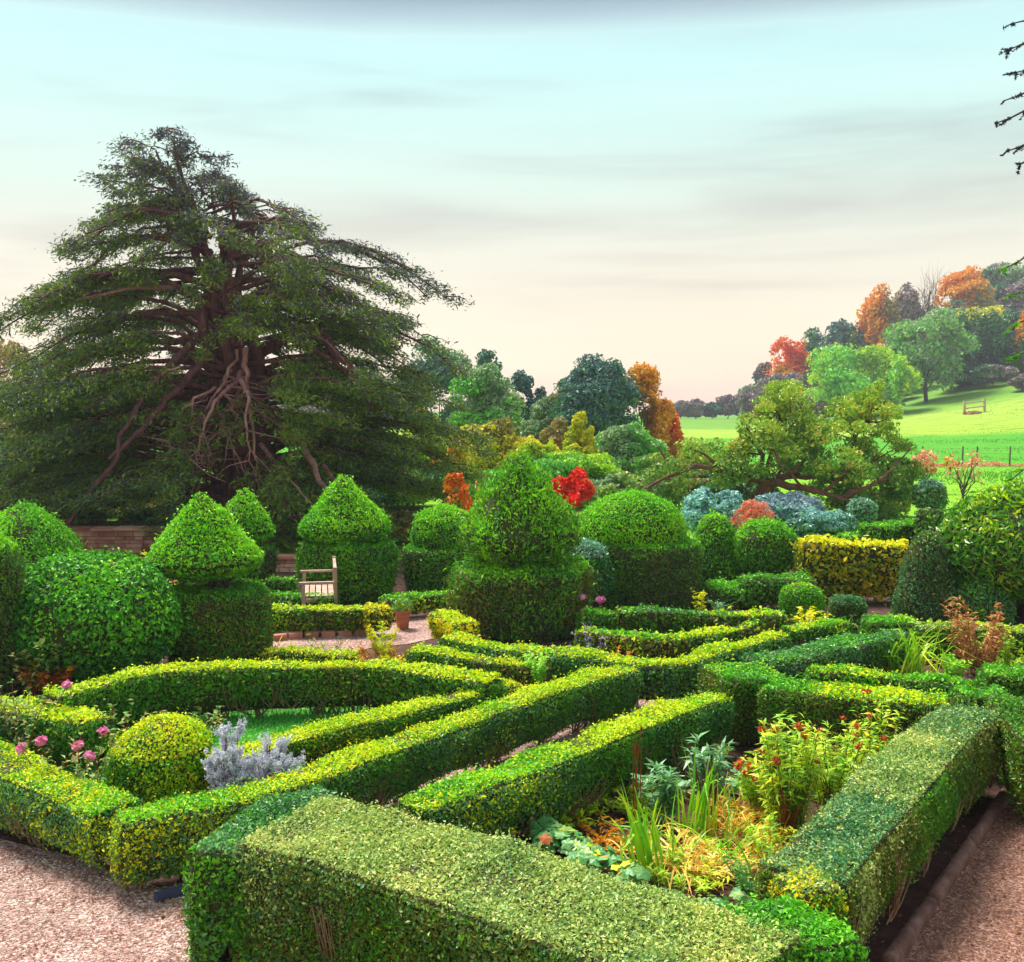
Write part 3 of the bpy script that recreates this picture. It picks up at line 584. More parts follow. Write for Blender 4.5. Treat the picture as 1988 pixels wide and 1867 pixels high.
# ------------------------------------------------------------------ the great yew
T_ol   = leaf_mat('old_yew_olive_sprays', [(.045,.085,.016),(.08,.14,.018),(.13,.19,.022),(.20,.25,.03)], patch=.8, tr=.22, gain=1.75)
T_dk   = leaf_mat('old_yew_dark_sprays', [(.022,.045,.040),(.035,.07,.045),(.05,.10,.045),(.08,.09,.06)], patch=.7, tr=.15)
def great_yew():
    rng = newrng(); Y0 = 28.0; s = S(Y0); bx = A(470, 980, Y0)[0]
    root = thing('yew_tree', 'huge spreading old yew tree with reddish trunk and bare pink twigs', 'tree', (bx, Y0, 0))
    ys = [250,280,300,350,400,450,500,560,640,720,800,900,985,1040]
    lf = [265,215,195,215,105,85,110,40,-50,-130,-200,-220,-180,-100]
    rt = [350,380,405,510,590,680,750,850,830,885,900,910,890,820]
    def ax(y): return np.interp(y, [250,290,350,480,600,1000], [300,325,375,425,445,470])
    mt = MB(); leaf = [MB()]; P_all = []; D_all = []; K_all = []
    pt = lambda x, y, dy=0: np.array([A(x, y, Y0)[0], Y0+dy, A(x, y, Y0)[2]])
    # fused trunk stems
    for k, (x0, x1, y1, r, d) in enumerate([(470,418,560,.30,.1),(500,452,540,.34,0),(455,400,600,.22,-.15),(520,486,580,.26,.15),(480,440,620,.30,-.2),(530,470,680,.2,-.3)]):
        P = resample(np.array([pt(x0, 1075, d), pt(x0*.5+x1*.5+10, 820, d), pt(x1+8, 690, d), pt(x1, y1, d)]), .5); P[1:-1] += rng.normal(size=P[1:-1].shape)*.05
        tube(mt, P, np.linspace(r*.92, r*.56, len(P)), 10, 0, .06)
    for x1, y1, d in [(300,290,.1),(345,292,-.2),(320,310,.2),(360,330,-.4),(400,360,.5),(450,350,-.2),(500,420,.3),(470,420,1.2),(300,400,-.5)]:
        P = resample(np.array([pt(ax(600)+rng.normal()*12, 610, d*.2), pt((ax(600)*.6+x1*.4), 500, d*.6), pt(x1, y1, d)]), .45); P[1:-1] += rng.normal(size=P[1:-1].shape)*.07
        tube(mt, P, np.linspace(.12, .025, len(P)), 7)
    nl = 290
    for i in range(nl):
        q = (i+rng.random())/nl; ya = 252 + (985-252)*q**.80
        phi = i*2.399963 + rng.normal()*.25; cph, sph = cos(phi), sin(phi)
        if sph < 0 and ((ya > 640 and abs(cph) < .3 and rng.random() < .6) or (500 < ya < 720 and abs(cph) < .72 and rng.random() < .85)): continue      # an opening towards the viewer that shows the trunk
        yt = ya + (rng.uniform(-25, 25) if ya < 420 else rng.uniform(10, 90))
        a0 = ax(ya); L = a0 - np.interp(yt, ys, lf); R = np.interp(yt, ys, rt) - a0
        ex = R if cph > 0 else L; reach = (ex*abs(cph) + .45*(L+R)*.5*abs(sph))*s*rng.uniform(.70, 1.05)*(.82 if sph < 0 else 1)*(.88 if ya < 420 else 1)
        if ya > 520 and sph < -.2: reach *= .85
        nd = 30.0; yb = np.round((ya+20*sin(3*phi))/nd)*nd + rng.normal()*9; b = pt(a0+cph*14, yb+15); b[1] += sph*.3
        dirv = np.array([cph, sph, 0]); dz = -(yt-ya)*s
        up = reach*rng.uniform(-.03, .22)
        tt = np.linspace(0, 1, 9); W = b + dirv*(tt*reach)[:,None] + np.array([0,0,1.])*(dz*tt**1.6 + up*np.sin(tt*pi))[:,None]
        lat = np.array([-sph, cph, 0]); W += lat*(rng.normal()*.10*reach*np.sin(tt*pi*rng.uniform(.8,1.6)))[:,None]; W[1:] += rng.normal(size=(8,3))*.05
        r0 = np.clip(.017*reach, .02, .11)*rng.uniform(.7,1.2)
        tube(mt, W, np.linspace(r0, .012, 9)**1.0, 6)
        nt_ = int(6 + reach*3.2)
        for k in range(nt_):
            t0 = rng.uniform(.30, 1.0); o = np.array([np.interp(t0, tt, W[:,c]) for c in range(3)])
            sd = rng.choice([-1,1]); ang = rng.uniform(.3, 1.1); dd = dirv*cos(ang) + lat*sd*sin(ang)
            ln = rng.uniform(.35, 1.0)*(.30+.17*reach)*(1.15-.5*t0); u = np.linspace(0,1,5)
            T = o + dd*(u*ln)[:,None] + np.array([0,0,1.])*(-.30*ln*u**2 + .05*ln*u)[:,None]; T[1:] += rng.normal(size=(4,3))*.03
            if rng.random() < .6: tube(mt, T, np.linspace(.02, .006, 5), 4)
            m = int((66 if ya < 560 else 92)*ln/.8) + 16; uu = rng.random(m)**.7; C = np.stack([np.interp(uu, u, T[:,c]) for c in range(3)], 1)
            sc = rng.normal(size=(m,3))*np.array([.14,.14,.055]); C = C + sc; C[:,2] -= rng.random(m)**2*.18
            P_all.append(C); D_all.append(np.tile(dd*.8 + np.array([0,0,-.5]), (m,1)))
            K_all.append(np.full(m, np.interp(yt, [300,450,600,800], [.9,.55,.35,.25])))
    P = np.concatenate(P_all); D = np.concatenate(D_all); K = np.concatenate(K_all)
    tw = pt(475, 820); k = (P[:,2] > .25) & ~((P[:,1] < Y0-.3) & (((P[:,0]-tw[0]+ .12*(P[:,1]-Y0))/1.15)**2 + ((P[:,2]-tw[2])/1.75)**2 < 1) & (rng.random(len(P)) < .80)) & ~((P[:,2] > 4.2) & (NZ(P, 2.2) + .5*NZ2(P, 1.1) > 1.3) ); P, D, K = P[k], D[k], K[k]
    mat = (NZ2(P, .8)*.28 + rng.random(len(P)) < K).astype(int)
    mb = MB(); up = np.tile([0,0,1.0], (len(P),1)); up[:,1] -= .5
    leaves(mb, P, up, .105, rng, .8, .30, mat, D, .55)
    part('trunk', mt, M_bark, root); mb.m[0] = np.where(((mat == 1) | (rng.random(len(P)) < .35)) & (P[:,2] + rng.normal(size=len(P))*1.4 > 5.4), 2, mb.m[0]); part('crown', mb, [T_ol, T_dk, leaf_mat('old_yew_violet_sprays', [(.035,.045,.06),(.06,.065,.085),(.09,.09,.10),(.10,.13,.09)], patch=.7, tr=.2)], root)
    # bare pink twigs hanging in front of the trunk
    for i in range(10):
        ms = MB(); x0, y0 = 474+rng.normal()*16, rng.uniform(670, 800); x1, y1 = rng.uniform(380, 560), rng.uniform(830, 960); d = -rng.uniform(1.2, 2.6)
        Pp = resample(np.array([pt(x0,y0,-.5), pt(x0*.6+x1*.4+rng.normal()*20, y0*.5+y1*.5-30, d*.8), pt(x1,y1,d)]), .25); Pp[1:-1] += rng.normal(size=Pp[1:-1].shape)*.05
        tube(ms, Pp, np.linspace(rng.uniform(.03,.085), .012, len(Pp)), 6)
        for k in range(9):
            j = rng.integers(len(Pp)//3, len(Pp)); e = np.array([rng.normal()*.55, rng.normal()*.2, -rng.uniform(-.25,.7)]); B = resample(np.array([Pp[j], Pp[j]+e*.5+rng.normal(size=3)*.08, Pp[j]+e]), .15)
            tube(ms, B, np.linspace(.016, .006, len(B)), 4)
        part('bare_branch', ms, M_deadwood, root)
    for x0,y0,x1,y1,d,r in [(400,660,300,880,-3.2,.10),(420,700,230,1000,-3.6,.10),(620,640,735,790,-1.5,.12),(560,650,700,730,-1.0,.10),(600,860,735,1040,-2.8,.09),(640,900,780,1050,-3,.07),(520,860,640,960,-2.6,.06),(350,560,180,600,-1.5,.06),(330,760,420,720,-3,.05)]:
        ms = MB(); Pp = resample(np.array([pt(x0,y0,d*.3), pt((x0+x1)/2+rng.normal()*8,(y0+y1)/2-10,d*.8), pt(x1,y1,d)]), .3); Pp[1:-1] += rng.normal(size=Pp[1:-1].shape)*.03
        tube(ms, Pp, np.linspace(r, r*.4, len(Pp)), 7); part('bare_branch', ms, M_deadwood if r < .1 else M_bark, root)
great_yew()

# ------------------------------------------------------------------ trees behind the garden
T_blue = leaf_mat('far_blue_green_leaves', [(.022,.055,.075),(.04,.09,.095),(.06,.13,.10),(.11,.18,.11)], patch=.35, tr=.15)
T_mauve= leaf_mat('far_mauve_leaves', [(.08,.065,.085),(.13,.10,.12),(.19,.15,.15),(.22,.22,.15)], patch=.3, tr=.15)
T_gg   = leaf_mat('far_grey_green_leaves', [(.07,.13,.075),(.12,.20,.09),(.19,.27,.12),(.27,.32,.17)], patch=.3)
T_grn  = leaf_mat('far_fresh_green_leaves', [(.03,.14,.03),(.07,.24,.035),(.13,.34,.045),(.22,.42,.05)], patch=.3)
T_dkg  = leaf_mat('far_dark_green_leaves', [(.015,.055,.045),(.03,.10,.05),(.05,.15,.05),(.08,.20,.05)], patch=.3, tr=.15)
T_or   = leaf_mat('orange_autumn_leaves', [(.22,.10,.03),(.42,.15,.02),(.58,.24,.03),(.55,.32,.05)], patch=.4)
T_ror  = leaf_mat('red_orange_autumn_leaves', [(.42,.05,.02),(.65,.10,.02),(.78,.20,.03)], patch=.4)
T_red  = leaf_mat('scarlet_maple_leaves', [(.50,.012,.008),(.78,.02,.008),(.90,.05,.01),(.90,.14,.01)], patch=.6)
T_yel  = leaf_mat('yellow_autumn_leaves', [(.20,.26,.02),(.38,.36,.02),(.50,.40,.03),(.55,.30,.04)], patch=.5)
T_brn  = leaf_mat('olive_brown_leaves', [(.08,.09,.035),(.15,.14,.05),(.24,.19,.06),(.34,.20,.08)], patch=.4)
T_yg   = leaf_mat('yellow_green_leaves', [(.07,.17,.02),(.15,.28,.025),(.30,.42,.02),(.52,.55,.03)], patch=.5)
T_arb  = leaf_mat('fallen_tree_leaves', [(.04,.10,.02),(.08,.17,.03),(.14,.25,.035),(.24,.32,.05)], patch=1.0, gain=1.6)
T_arby = leaf_mat('fallen_tree_light_leaves', [(.09,.19,.03),(.18,.30,.03),(.30,.38,.05),(.42,.26,.07)], patch=1.6, gain=1.7)
T_teal = leaf_mat('blue_grey_shrub_leaves', [(.06,.14,.13),(.12,.25,.22),(.22,.38,.34),(.34,.48,.45)], patch=1.2, rough=.35)
T_bgrey= leaf_mat('grey_blue_shrub_leaves', [(.05,.08,.10),(.10,.15,.17),(.17,.23,.26),(.24,.26,.24)], patch=1.2)
T_rust = leaf_mat('rusty_dead_fronds', [(.25,.07,.04),(.42,.14,.08),(.58,.25,.17),(.66,.36,.28)], patch=1.5)
def topm(t):   # second material (autumn leaves) towards the top of a crown
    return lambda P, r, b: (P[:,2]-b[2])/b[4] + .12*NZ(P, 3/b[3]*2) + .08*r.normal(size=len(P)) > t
def sidem(t, sgn=1):
    return lambda P, r, b: sgn*(P[:,0]-b[0])/b[3] + .12*NZ(P, 6/b[3]) + .06*r.normal(size=len(P)) > t
GW = 'trees of the wood on the hillside'
hill = [
 ('mauve grey tree highest on the skyline at the right edge', 1962, 495, 262, 110, (T_mauve,T_gg), 'round', {}),
 ('mauve tree on the skyline behind the orange crowned tree', 1905, 505, 255, 80, (T_mauve,T_dkg), 'round', {}),
 ('tall tree with bright orange crown on the skyline', 1865, 517, 226, 112, (T_gg,T_or), 'round', dict(mixw=topm(.50), nl=14000)),
 ('mauve brown tree left of the bare skyline tree', 1755, 548, 228, 74, (T_mauve,T_brn), 'round', {}),
 ('tall tree with orange left flank on the skyline', 1704, 558, 216, 86, (T_brn,T_or), 'round', dict(mixw=sidem(-.05,-1))),
 ('tall narrow blue green tree left of the orange flanked tree', 1640, 602, 216, 66, (T_blue,), 'round', {}),
 ('blue green tree low on the skyline', 1590, 638, 222, 80, (T_blue,T_dkg), 'round', {}),
 ('red orange tree near the left end of the wood', 1537, 657, 208, 90, (T_brn,T_ror), 'round', dict(mixw=topm(.45))),
 ('orange treetop above the mauve bush', 1520, 702, 205, 58, (T_gg,T_or), 'round', dict(mixw=topm(.6))),
 ('grey green tree between the red orange tree and the mauve bush', 1545, 682, 212, 60, (T_gg,), 'round', {}),
 ('thin bluish tree at the left tip of the wood', 1482, 690, 218, 42, (T_blue,T_mauve), 'tall', {}),
 ('round mauve bush at the foot of the orange treetop', 1516, 718, 192, 92, (T_mauve,), 'wide', {}),
 ('dark purple brown tree left of the round fresh green tree', 1583, 728, 186, 82, (T_mauve,T_brn), 'round', {}),
 ('low dark bush at the left foot of the wood', 1462, 752, 200, 62, (T_mauve,T_blue), 'round', {}),
 ('mauve grey tree in the middle of the wood', 1905, 560, 235, 110, (T_mauve,T_gg), 'round', {}),
 ('light green small crown under the mauve middle tree', 1862, 600, 215, 90, (T_gg,T_yg), 'round', {}),
 ('dark green tree with yellow top at the wood edge', 1895, 580, 186, 140, (T_dkg,T_yel), 'round', dict(mixw=topm(.80), nl=15000)),
 ('big dark blue green tree at the wood edge by the right frame', 1972, 600, 186, 116, (T_dkg,T_blue), 'round', {}),
 ('orange tree at the right edge of the picture', 1996, 588, 180, 52, (T_dkg,T_or), 'tall', dict(mixw=topm(.45))),
 ('dark green filler tree between the grey green and the yellow topped tree', 1850, 640, 184, 90, (T_dkg,T_blue), 'round', {}),
 ('large grey green tree standing forward of the wood', 1800, 600, 176, 150, (T_gg,T_grn), 'round', dict(nl=16000)),
 ('wide fresh green round tree in front of the wood', 1672, 660, 168, 180, (T_grn,T_yg), 'wide', dict(nl=20000, nc=46)),
 ('mauve bush on the field at the right edge', 1990, 725, 165, 44, (T_mauve,), 'round', {}),
 ('dark low scrub under the blue green tree', 1930, 705, 178, 90, (T_dkg,T_mauve), 'wide', {}),
]
for lab, px, yt, Yd, w, mats, kind, kw in hill:
    kw = dict(kw); nl = kw.pop('nl', 10000); tree('woodland_tree', lab, px, yt, Yd, w*1.2, mats, kind, nl=nl, gap=.4, group=GW, low=-.04, cr=.2, **kw)
rf = np.random.default_rng(5)
fill = [(1985,540,230),(1945,545,236),(1880,560,250),(1930,600,215),(1985,660,200),(1850,580,245),(1820,585,240),(1775,590,236),(1745,600,230),(1700,600,226),(1680,625,220),(1650,640,215),(1620,660,215),(1600,690,210),(1565,690,214),(1550,720,205),(1500,735,205),(1530,740,200),(1480,740,208),(1860,650,205),(1900,680,192),(1950,660,190),(1760,660,200),(1620,720,195),(1720,700,190),(1870,700,186),(1990,700,186),(2040,600,200),(2040,500,250)]
for i, (px, yt, Yd) in enumerate(fill):
    tree('woodland_tree', 'dusky tree filling the depth of the hillside wood', px, yt, Yd, rf.uniform(80,110), [(T_mauve,T_dkg),(T_blue,T_dkg),(T_gg,T_mauve),(T_dkg,T_brn)][i%4], 'round', nl=8000, group='dusky trees filling the hillside wood', low=-.04, cr=.2)
for i, (lab, px, yt, w, m) in enumerate([('far grey tree left end of the distant tree line', 1322, 779, 40, T_mauve), ('far mauve tree second in the distant tree line', 1352, 776, 46, T_mauve), ('far dusky tree in the middle of the distant tree line', 1384, 781, 44, T_blue), ('far mauve tree right of the middle of the distant tree line', 1414, 768, 48, T_mauve), ('far dark tree at the right end of the distant tree line', 1446, 760, 50, T_mauve)]):
    tree('distant_tree', lab, px, yt, 250, w, (m,), 'round', nl=4500, group='distant tree line across the valley', low=.02, cr=.22)
# bare tree
def bare_tree(name, label, px, ytop, Y, wpx, r0, rng, mat, n=26, ybase=None, leafm=None, nleaf=0, lsize=.2):
    X = A(px, 700, Y)[0]; z0 = float(terr(X,Y)); H = A(px, ytop, Y)[2]-z0; W = wpx*S(Y)
    root = thing(name, label, 'tree', (X,Y,z0)); mt = MB(); a = rng.uniform(0, 2*pi, n)
    tips = np.stack([X+np.cos(a)*W*.5*rng.random(n)**.5, Y+np.sin(a)*W*.5*rng.random(n)**.5, z0+H*rng.uniform(.55,1.0,n)], 1)
    limbs(mt, [X,Y,z0], tips, r0, rng, fork=.35, twigs=5); part('trunk', mt, mat, root)
    if leafm is not None:
        mb = MB(); P = tips[rng.integers(0, n, nleaf)] + rng.normal(size=(nleaf,3))*W*.09; leaves(mb, P, np.tile([0,-.3,1.],(nleaf,1)), lsize, rng, .6, .6); part('crown', mb, leafm, root)
    return root
bare_tree('bare_tree', 'bare leafless tree with many thin branches against the sky', 1797, 545, 235, 44, .35, newrng(), M_bark2, 40)
mid = [
 ('pine_tree', 'tall dark blue open crowned tree between the yew and the blue round tree', 968, 642, 68, 150, (T_blue,T_dkg), 'tall', dict(nl=11000, nc=34, cr=.12, gap=.55)),
 ('tree', 'dark blue tree right shoulder with ragged outline beside the tall open tree', 1022, 716, 66, 90, (T_blue,), 'round', dict(nl=9000, cr=.14, gap=.5)),
 ('tree', 'hazy grey green tree at the right edge of the yew', 850, 655, 64, 150, (T_gg,T_blue), 'round', dict(nl=14000)),
 ('tree', 'pale green tree under the tall open crowned tree', 940, 702, 60, 130, (T_gg,T_grn,), 'round', dict(nl=16000, mixw=.2)),
 ('tree', 'small olive tree left of the blue round tree', 1068, 758, 62, 110, (T_brn,T_gg), 'round', dict(nl=12000)),
 ('tree', 'round dark blue green tree in the centre', 1158, 686, 60, 160, (T_blue,T_dkg), 'round', dict(nl=26000, nc=60)),
 ('tree', 'tree with orange right side joined to the blue round tree', 1240, 702, 62, 120, (T_brn,T_or), 'round', dict(nl=18000, nc=46, mixw=sidem(-.05))),
 ('tree', 'low orange tree at the edge of the field', 1292, 776, 64, 66, (T_or,T_ror), 'round', dict(nl=8000)),
 ('shrub', 'yellow autumn tree peeping past the right side of the yew', 818, 790, 50, 86, (T_yel,T_yg), 'round', dict(nl=12000, mixw=.4)),
 ('shrub', 'small yellow bush below the yellow autumn tree', 868, 850, 46, 66, (T_yel,T_yg), 'round', dict(nl=9000)),
 ('shrub', 'amber leaved bush squeezed between the yew and the golden brown tree', 872, 835, 40, 84, (T_yel,T_or), 'round', dict(nl=11000)),
 ('shrub', 'pale yellow bush right of the golden brown autumn tree', 1046, 838, 41, 84, (T_yg,T_yel), 'round', dict(nl=11000, mixw=-.1)),
 ('shrub', 'small orange brown tree behind the slender yellow leaved tree', 1090, 812, 47, 80, (T_brn,T_or), 'round', dict(nl=10000, mixw=.2)),
 ('tree', 'golden brown autumn tree behind the big cone topiary', 962, 798, 44, 160, (T_brn,T_yel), 'round', dict(nl=26000, nc=60, mixw=.0)),
 ('tree', 'slender yellow leaved tree above the scarlet maple', 1128, 795, 42, 92, (T_yg,T_yel), 'tall', dict(nl=12000, nc=30, cr=.13, gap=.6, mixw=topm(.55))),
 ('shrub', 'broad yellow green shrub behind the scarlet maple', 1110, 868, 40, 190, (T_yg,T_grn), 'wide', dict(nl=26000, nc=60)),
 ('shrub', 'fresh green tree right of the slender yellow tree', 1226, 810, 43, 130, (T_grn,T_gg), 'round', dict(nl=20000, nc=46)),
 ('maple', 'small scarlet red maple behind the dome topiary', 1109, 906, 32, 76, (T_red,), 'round', dict(nl=9000, nc=30, low=.25)),
 ('maple', 'orange red maple left of the big cone topiary', 896, 894, 23.6, 78, (T_ror,T_or), 'wide', dict(nl=8000, nc=30, cr=.13, gap=.6, ybase=1090)),
 ('shrub', 'pale green shrub right of the scarlet maple', 1213, 910, 34, 92, (T_gg,T_arby), 'round', dict(nl=14000)),
 ('shrub', 'leafy green bush left of the fallen tree', 1300, 872, 38, 140, (T_arb,T_grn), 'round', dict(nl=22000, nc=46)),
 ('shrub', 'olive green scrub under the fallen tree limbs', 1375, 905, 37, 150, (T_arb,T_brn), 'wide', dict(nl=20000, nc=46)),
 ('shrub', 'teal leaved shrub left of the rusty fronds', 1388, 942, 29, 110, (T_teal,), 'round', dict(nl=16000, nc=46, low=0)),
 ('shrub', 'blue grey shrub mound right of the rusty fronds', 1520, 948, 29.5, 140, (T_bgrey,T_teal), 'wide', dict(nl=18000, nc=46, low=0, mixw=.3)),
 ('shrub', 'heap of rusty dead fronds between the blue grey shrubs', 1462, 962, 27, 84, (T_rust,T_bgrey), 'wide', dict(nl=7000, low=0, asp=.25, mixw=.5)),
 ('shrub', 'glossy green shrub with upright shoots left of the silvery ball', 1608, 985, 27.5, 116, (T_teal,T_dkg), 'round', dict(nl=14000, nc=46, low=0, mixw=.0)),
 ('shrub', 'green bush under the yew at the far left', 40, 740, 60, 230, (T_gg,T_brn), 'round', dict(nl=24000, nc=50)),
 ('shrub', 'olive bush under the yew behind the stone wall', 120, 870, 42, 260, (T_brn,T_gg), 'wide', dict(nl=30000, nc=60)),
 ('tree', 'pale autumn tree at the far left skyline behind the yew', 10, 640, 75, 150, (T_brn,T_or), 'round', dict(nl=14000, mixw=.5)),
 ('tree', 'grey tree seen through the yew beside its trunk', 330, 720, 70, 300, (T_blue,T_gg), 'wide', dict(nl=26000, nc=50)),
 ('tree', 'grey blue tree seen through the right of the yew', 640, 700, 70, 340, (T_blue,T_mauve), 'wide', dict(nl=28000, nc=50)),
 ('shrub', 'dark laurel thicket behind the garden bench', 600, 900, 36, 330, (T_dkg,T_blue), 'wide', dict(nl=30000, nc=60, low=0)),
 ('shrub', 'dusky thicket behind the parasol shaped topiary', 330, 930, 37, 260, (T_dkg,T_brn), 'wide', dict(nl=24000, nc=60, low=0)),
]
for name, lab, px, yt, Yd, w, mats, kind, kw in mid:
    kw = dict(kw); kw['nl'] = int(kw['nl']*1.3); kw.setdefault('low', -.03); kw.setdefault('gap', .42); tree(name, lab, px, yt, Yd, w*1.22, mats, kind, cat='shrub' if name == 'shrub' else 'tree', **kw)

# the fallen tree
def fallen_tree():
    rng = newrng(); Y0 = 34.0; s = S(Y0); pt = lambda x, y, d=0: A(x, y, Y0+d)
    b = pt(1480, 955); root = thing('fallen_tree', 'half fallen tree with reclining red brown limbs and yellow green crown', 'tree', (b[0], Y0, 0))
    lob = [(1525,798,46),(1480,812,34),(1440,842,34),(1415,880,38),(1560,830,44),(1610,812,30),(1692,780,30),(1670,812,34),(1640,838,38),(1720,836,36),(1745,872,34),(1762,918,30),(1600,870,52),(1530,880,52),(1470,885,48),(1370,885,40),(1320,905,36),(1280,925,34),(1440,930,40),(1560,970,40),(1500,850,46),(1640,800,30),(1590,845,44),(1660,885,50),(1705,925,48),(1640,935,48),(1580,925,40),(1745,960,36),(1690,968,36),(1395,915,34),(1740,800,20),(1700,760,16),(1545,765,20),(1575,785,20)]
    P = []; Nn = []; T = []
    lob += [(1740,905,34),(1762,945,28),(1722,985,30),(1655,905,40),(1620,965,30),(1420,885,36),(1690,860,40),(1545,900,36),(1600,905,34),(1525,765,34),(1505,780,34),(1690,755,22),(1720,800,30),(1660,790,26)]
    for x, y, r in lob:
        for k in range(6):
            c = pt(x+rng.normal()*r*.42, y+rng.normal()*r*.42+6, rng.normal()*r*s*1.2); rr = r*s*rng.uniform(.28,.62)
            p, n = crown_points(rng, np.array([[*c, rr]]), 2300, .9, .25); P.append(p); Nn.append(n); T.append(c)
    P = np.concatenate(P); Nn = np.concatenate(Nn); k = NZ(P, 3.2) > -1.1; P, Nn = P[k], Nn[k]
    mb = MB(); m = ((P[:,2]-1.6)*.35 + NZ2(P, 1.2)*.35 + rng.normal(size=len(P))*.3 > .35).astype(int)
    leaves(mb, P, Nn, .105, rng, .8, .5, m); mt = MB()
    LP = []
    def lim(pts, r0, r1):
        Q = resample(np.array([pt(*p) for p in pts]), .35); Q[1:-1] += rng.normal(size=Q[1:-1].shape)*.035; LP.append(Q); tube(mt, Q, np.linspace(r0, r1, len(Q)), 8, 0, .05)
    lim([(1480,975,0),(1488,948,0),(1490,925,-.2)], .30, .22)
    lim([(1485,930,0),(1540,945,-1.2),(1600,958,-1.5),(1650,972,-1.6)], .15, .05)
    lim([(1480,925,0),(1540,925,-.6),(1610,922,-.5),(1680,905,0)], .12, .04)
    lim([(1480,932,0),(1420,918,-.6),(1350,905,-1),(1285,930,-1.2),(1250,950,-1.2)], .11, .04)
    lim([(1485,925,0),(1478,880,-.5),(1455,840,.2),(1445,810,.3)], .09, .03)
    lim([(1490,920,0),(1500,870,-.3),(1520,820,.3)], .09, .03)
    lim([(1520,930,-.6),(1560,900,-1),(1570,850,.1),(1560,810,.3)], .07, .02)
    lim([(1600,955,-1.4),(1640,920,-1.6),(1660,860,-.2),(1690,800,.3)], .07, .02)
    lim([(1640,965,-1.5),(1700,940,-1.6),(1740,900,-1.2)], .08, .03)
    lim([(1400,915,-.6),(1370,880,-1),(1340,870,-1.2)], .07, .02)
    lim([(1330,908,-1),(1300,895,-1.2),(1280,870,-1.3)], .06, .02)
    lim([(1560,948,-1.3),(1530,915,-2),(1515,905,-2.2)], .05, .02)
    LP = np.concatenate(LP)
    for t in T[::2]:
        dd = np.linalg.norm(LP-t, axis=1) + rng.random(len(LP))*.5 + np.maximum(0, LP[:,2]-t[2])*2; a = LP[dd.argmin()]
        if np.linalg.norm(t-a) > 2.2: continue
        lim2 = resample(np.array([a, a*.4+t*.6+rng.normal(size=3)*.15, t]), .4); tube(mt, lim2, np.linspace(.035,.012,len(lim2)), 5)
    part('trunk', mt, sol('red_brown_bark', [(.09,.035,.03),(.18,.07,.055),(.30,.13,.10)], 5, .85, .8), root); part('crown', mb, [T_arb, T_arby], root)
fallen_tree()
for lab, px, yt, Yd, w, mats in [
  ('dark thicket behind the topiary at the left edge under the yew', 60, 930, 33, 330, (T_dkg,T_brn)),
  ('dark scrub beyond the stone wall under the yew', 220, 900, 38, 320, (T_brn,T_dkg)),
  ('shaded bushes under the yew behind the narrow cone topiary', 470, 930, 39, 260, (T_dkg,T_blue)),
  ('shaded bushes under the yew behind the rounded dome topiary', 760, 900, 39, 260, (T_dkg,T_brn)),
  ('green bushes between the orange red maple and the big cone', 960, 905, 37, 200, (T_yg,T_grn)),
  ('loose green bush right of the scarlet maple behind the wide dome', 1160, 925, 36, 180, (T_grn,T_gg)),
  ('pale leaved bush behind the teal shrub', 1270, 930, 34, 150, (T_arb,T_gg)),
  ('green undergrowth beneath the trunk of the fallen tree', 1440, 925, 35.5, 170, (T_arb,T_dkg)),
  ('green undergrowth at the right under the fallen tree', 1690, 945, 36, 170, (T_arb,T_arby))]:
    tree('shrub', lab, px, yt, Yd, w, mats, 'wide', nl=24000, nc=50, low=-.03, cat='shrub')

# ------------------------------------------------------------------ plants in the beds
M_strap = leaf_mat('strap_leaves', [(.06,.20,.02),(.14,.32,.025),(.28,.40,.03),(.42,.42,.05)], patch=3, rough=.35)
M_straw = leaf_mat('straw_leaves', [(.35,.14,.03),(.50,.26,.06),(.58,.40,.12),(.40,.40,.06)], patch=3)
M_redst = leaf_mat('dark_red_stalks', [(.09,.02,.015),(.16,.04,.02),(.28,.08,.03)], patch=6)
M_bluel = leaf_mat('bluish_round_leaves', [(.03,.14,.03),(.07,.22,.06),(.15,.30,.11),(.30,.36,.06)], patch=14, rough=.4, gain=1.6)
M_glauc = leaf_mat('glaucous_lance_leaves', [(.05,.14,.05),(.10,.22,.09),(.20,.32,.16)], patch=4, rough=.35)
M_herb  = leaf_mat('perennial_leaves', [(.06,.18,.025),(.15,.30,.025),(.30,.38,.03),(.50,.34,.03)], patch=3, gain=2.1)
M_limeh = leaf_mat('lime_feathery_leaves', [(.14,.36,.04),(.26,.50,.06),(.36,.56,.06)], patch=4)
M_silv  = leaf_mat('silver_white_leaves', [(.36,.36,.42),(.50,.51,.57),(.62,.64,.68)], patch=6, gain=1.35)
M_pink  = leaf_mat('pink_petals', [(.65,.10,.32),(.80,.25,.50),(.85,.45,.62)], patch=20, gain=1.1)
M_redf  = leaf_mat('red_petals', [(.55,.02,.03),(.75,.06,.05)], patch=20, gain=1.1)
M_oran  = leaf_mat('orange_bush_leaves', [(.34,.20,.02),(.48,.20,.02),(.55,.30,.03),(.30,.30,.03)], patch=3, gain=1.35)
M_purp  = leaf_mat('purple_seed_stems', [(.16,.12,.26),(.26,.22,.38),(.36,.32,.46)], patch=5, gain=1.2)
M_rose  = leaf_mat('rose_leaves', [(.05,.13,.04),(.11,.20,.05),(.22,.26,.07),(.36,.20,.10)], patch=4)
M_yleaf = leaf_mat('yellow_lobed_leaves', [(.35,.42,.02),(.50,.50,.03),(.58,.36,.03)], patch=5)
M_sedum = leaf_mat('rust_red_flower_heads', [(.35,.05,.02),(.55,.12,.04),(.62,.22,.10)], patch=8, gain=1.2)
def plant(name, label, px, py, group=None, z=0): 
    p = G(px, py, z); return thing(name, label, 'plant', (p[0], p[1], z), group), p
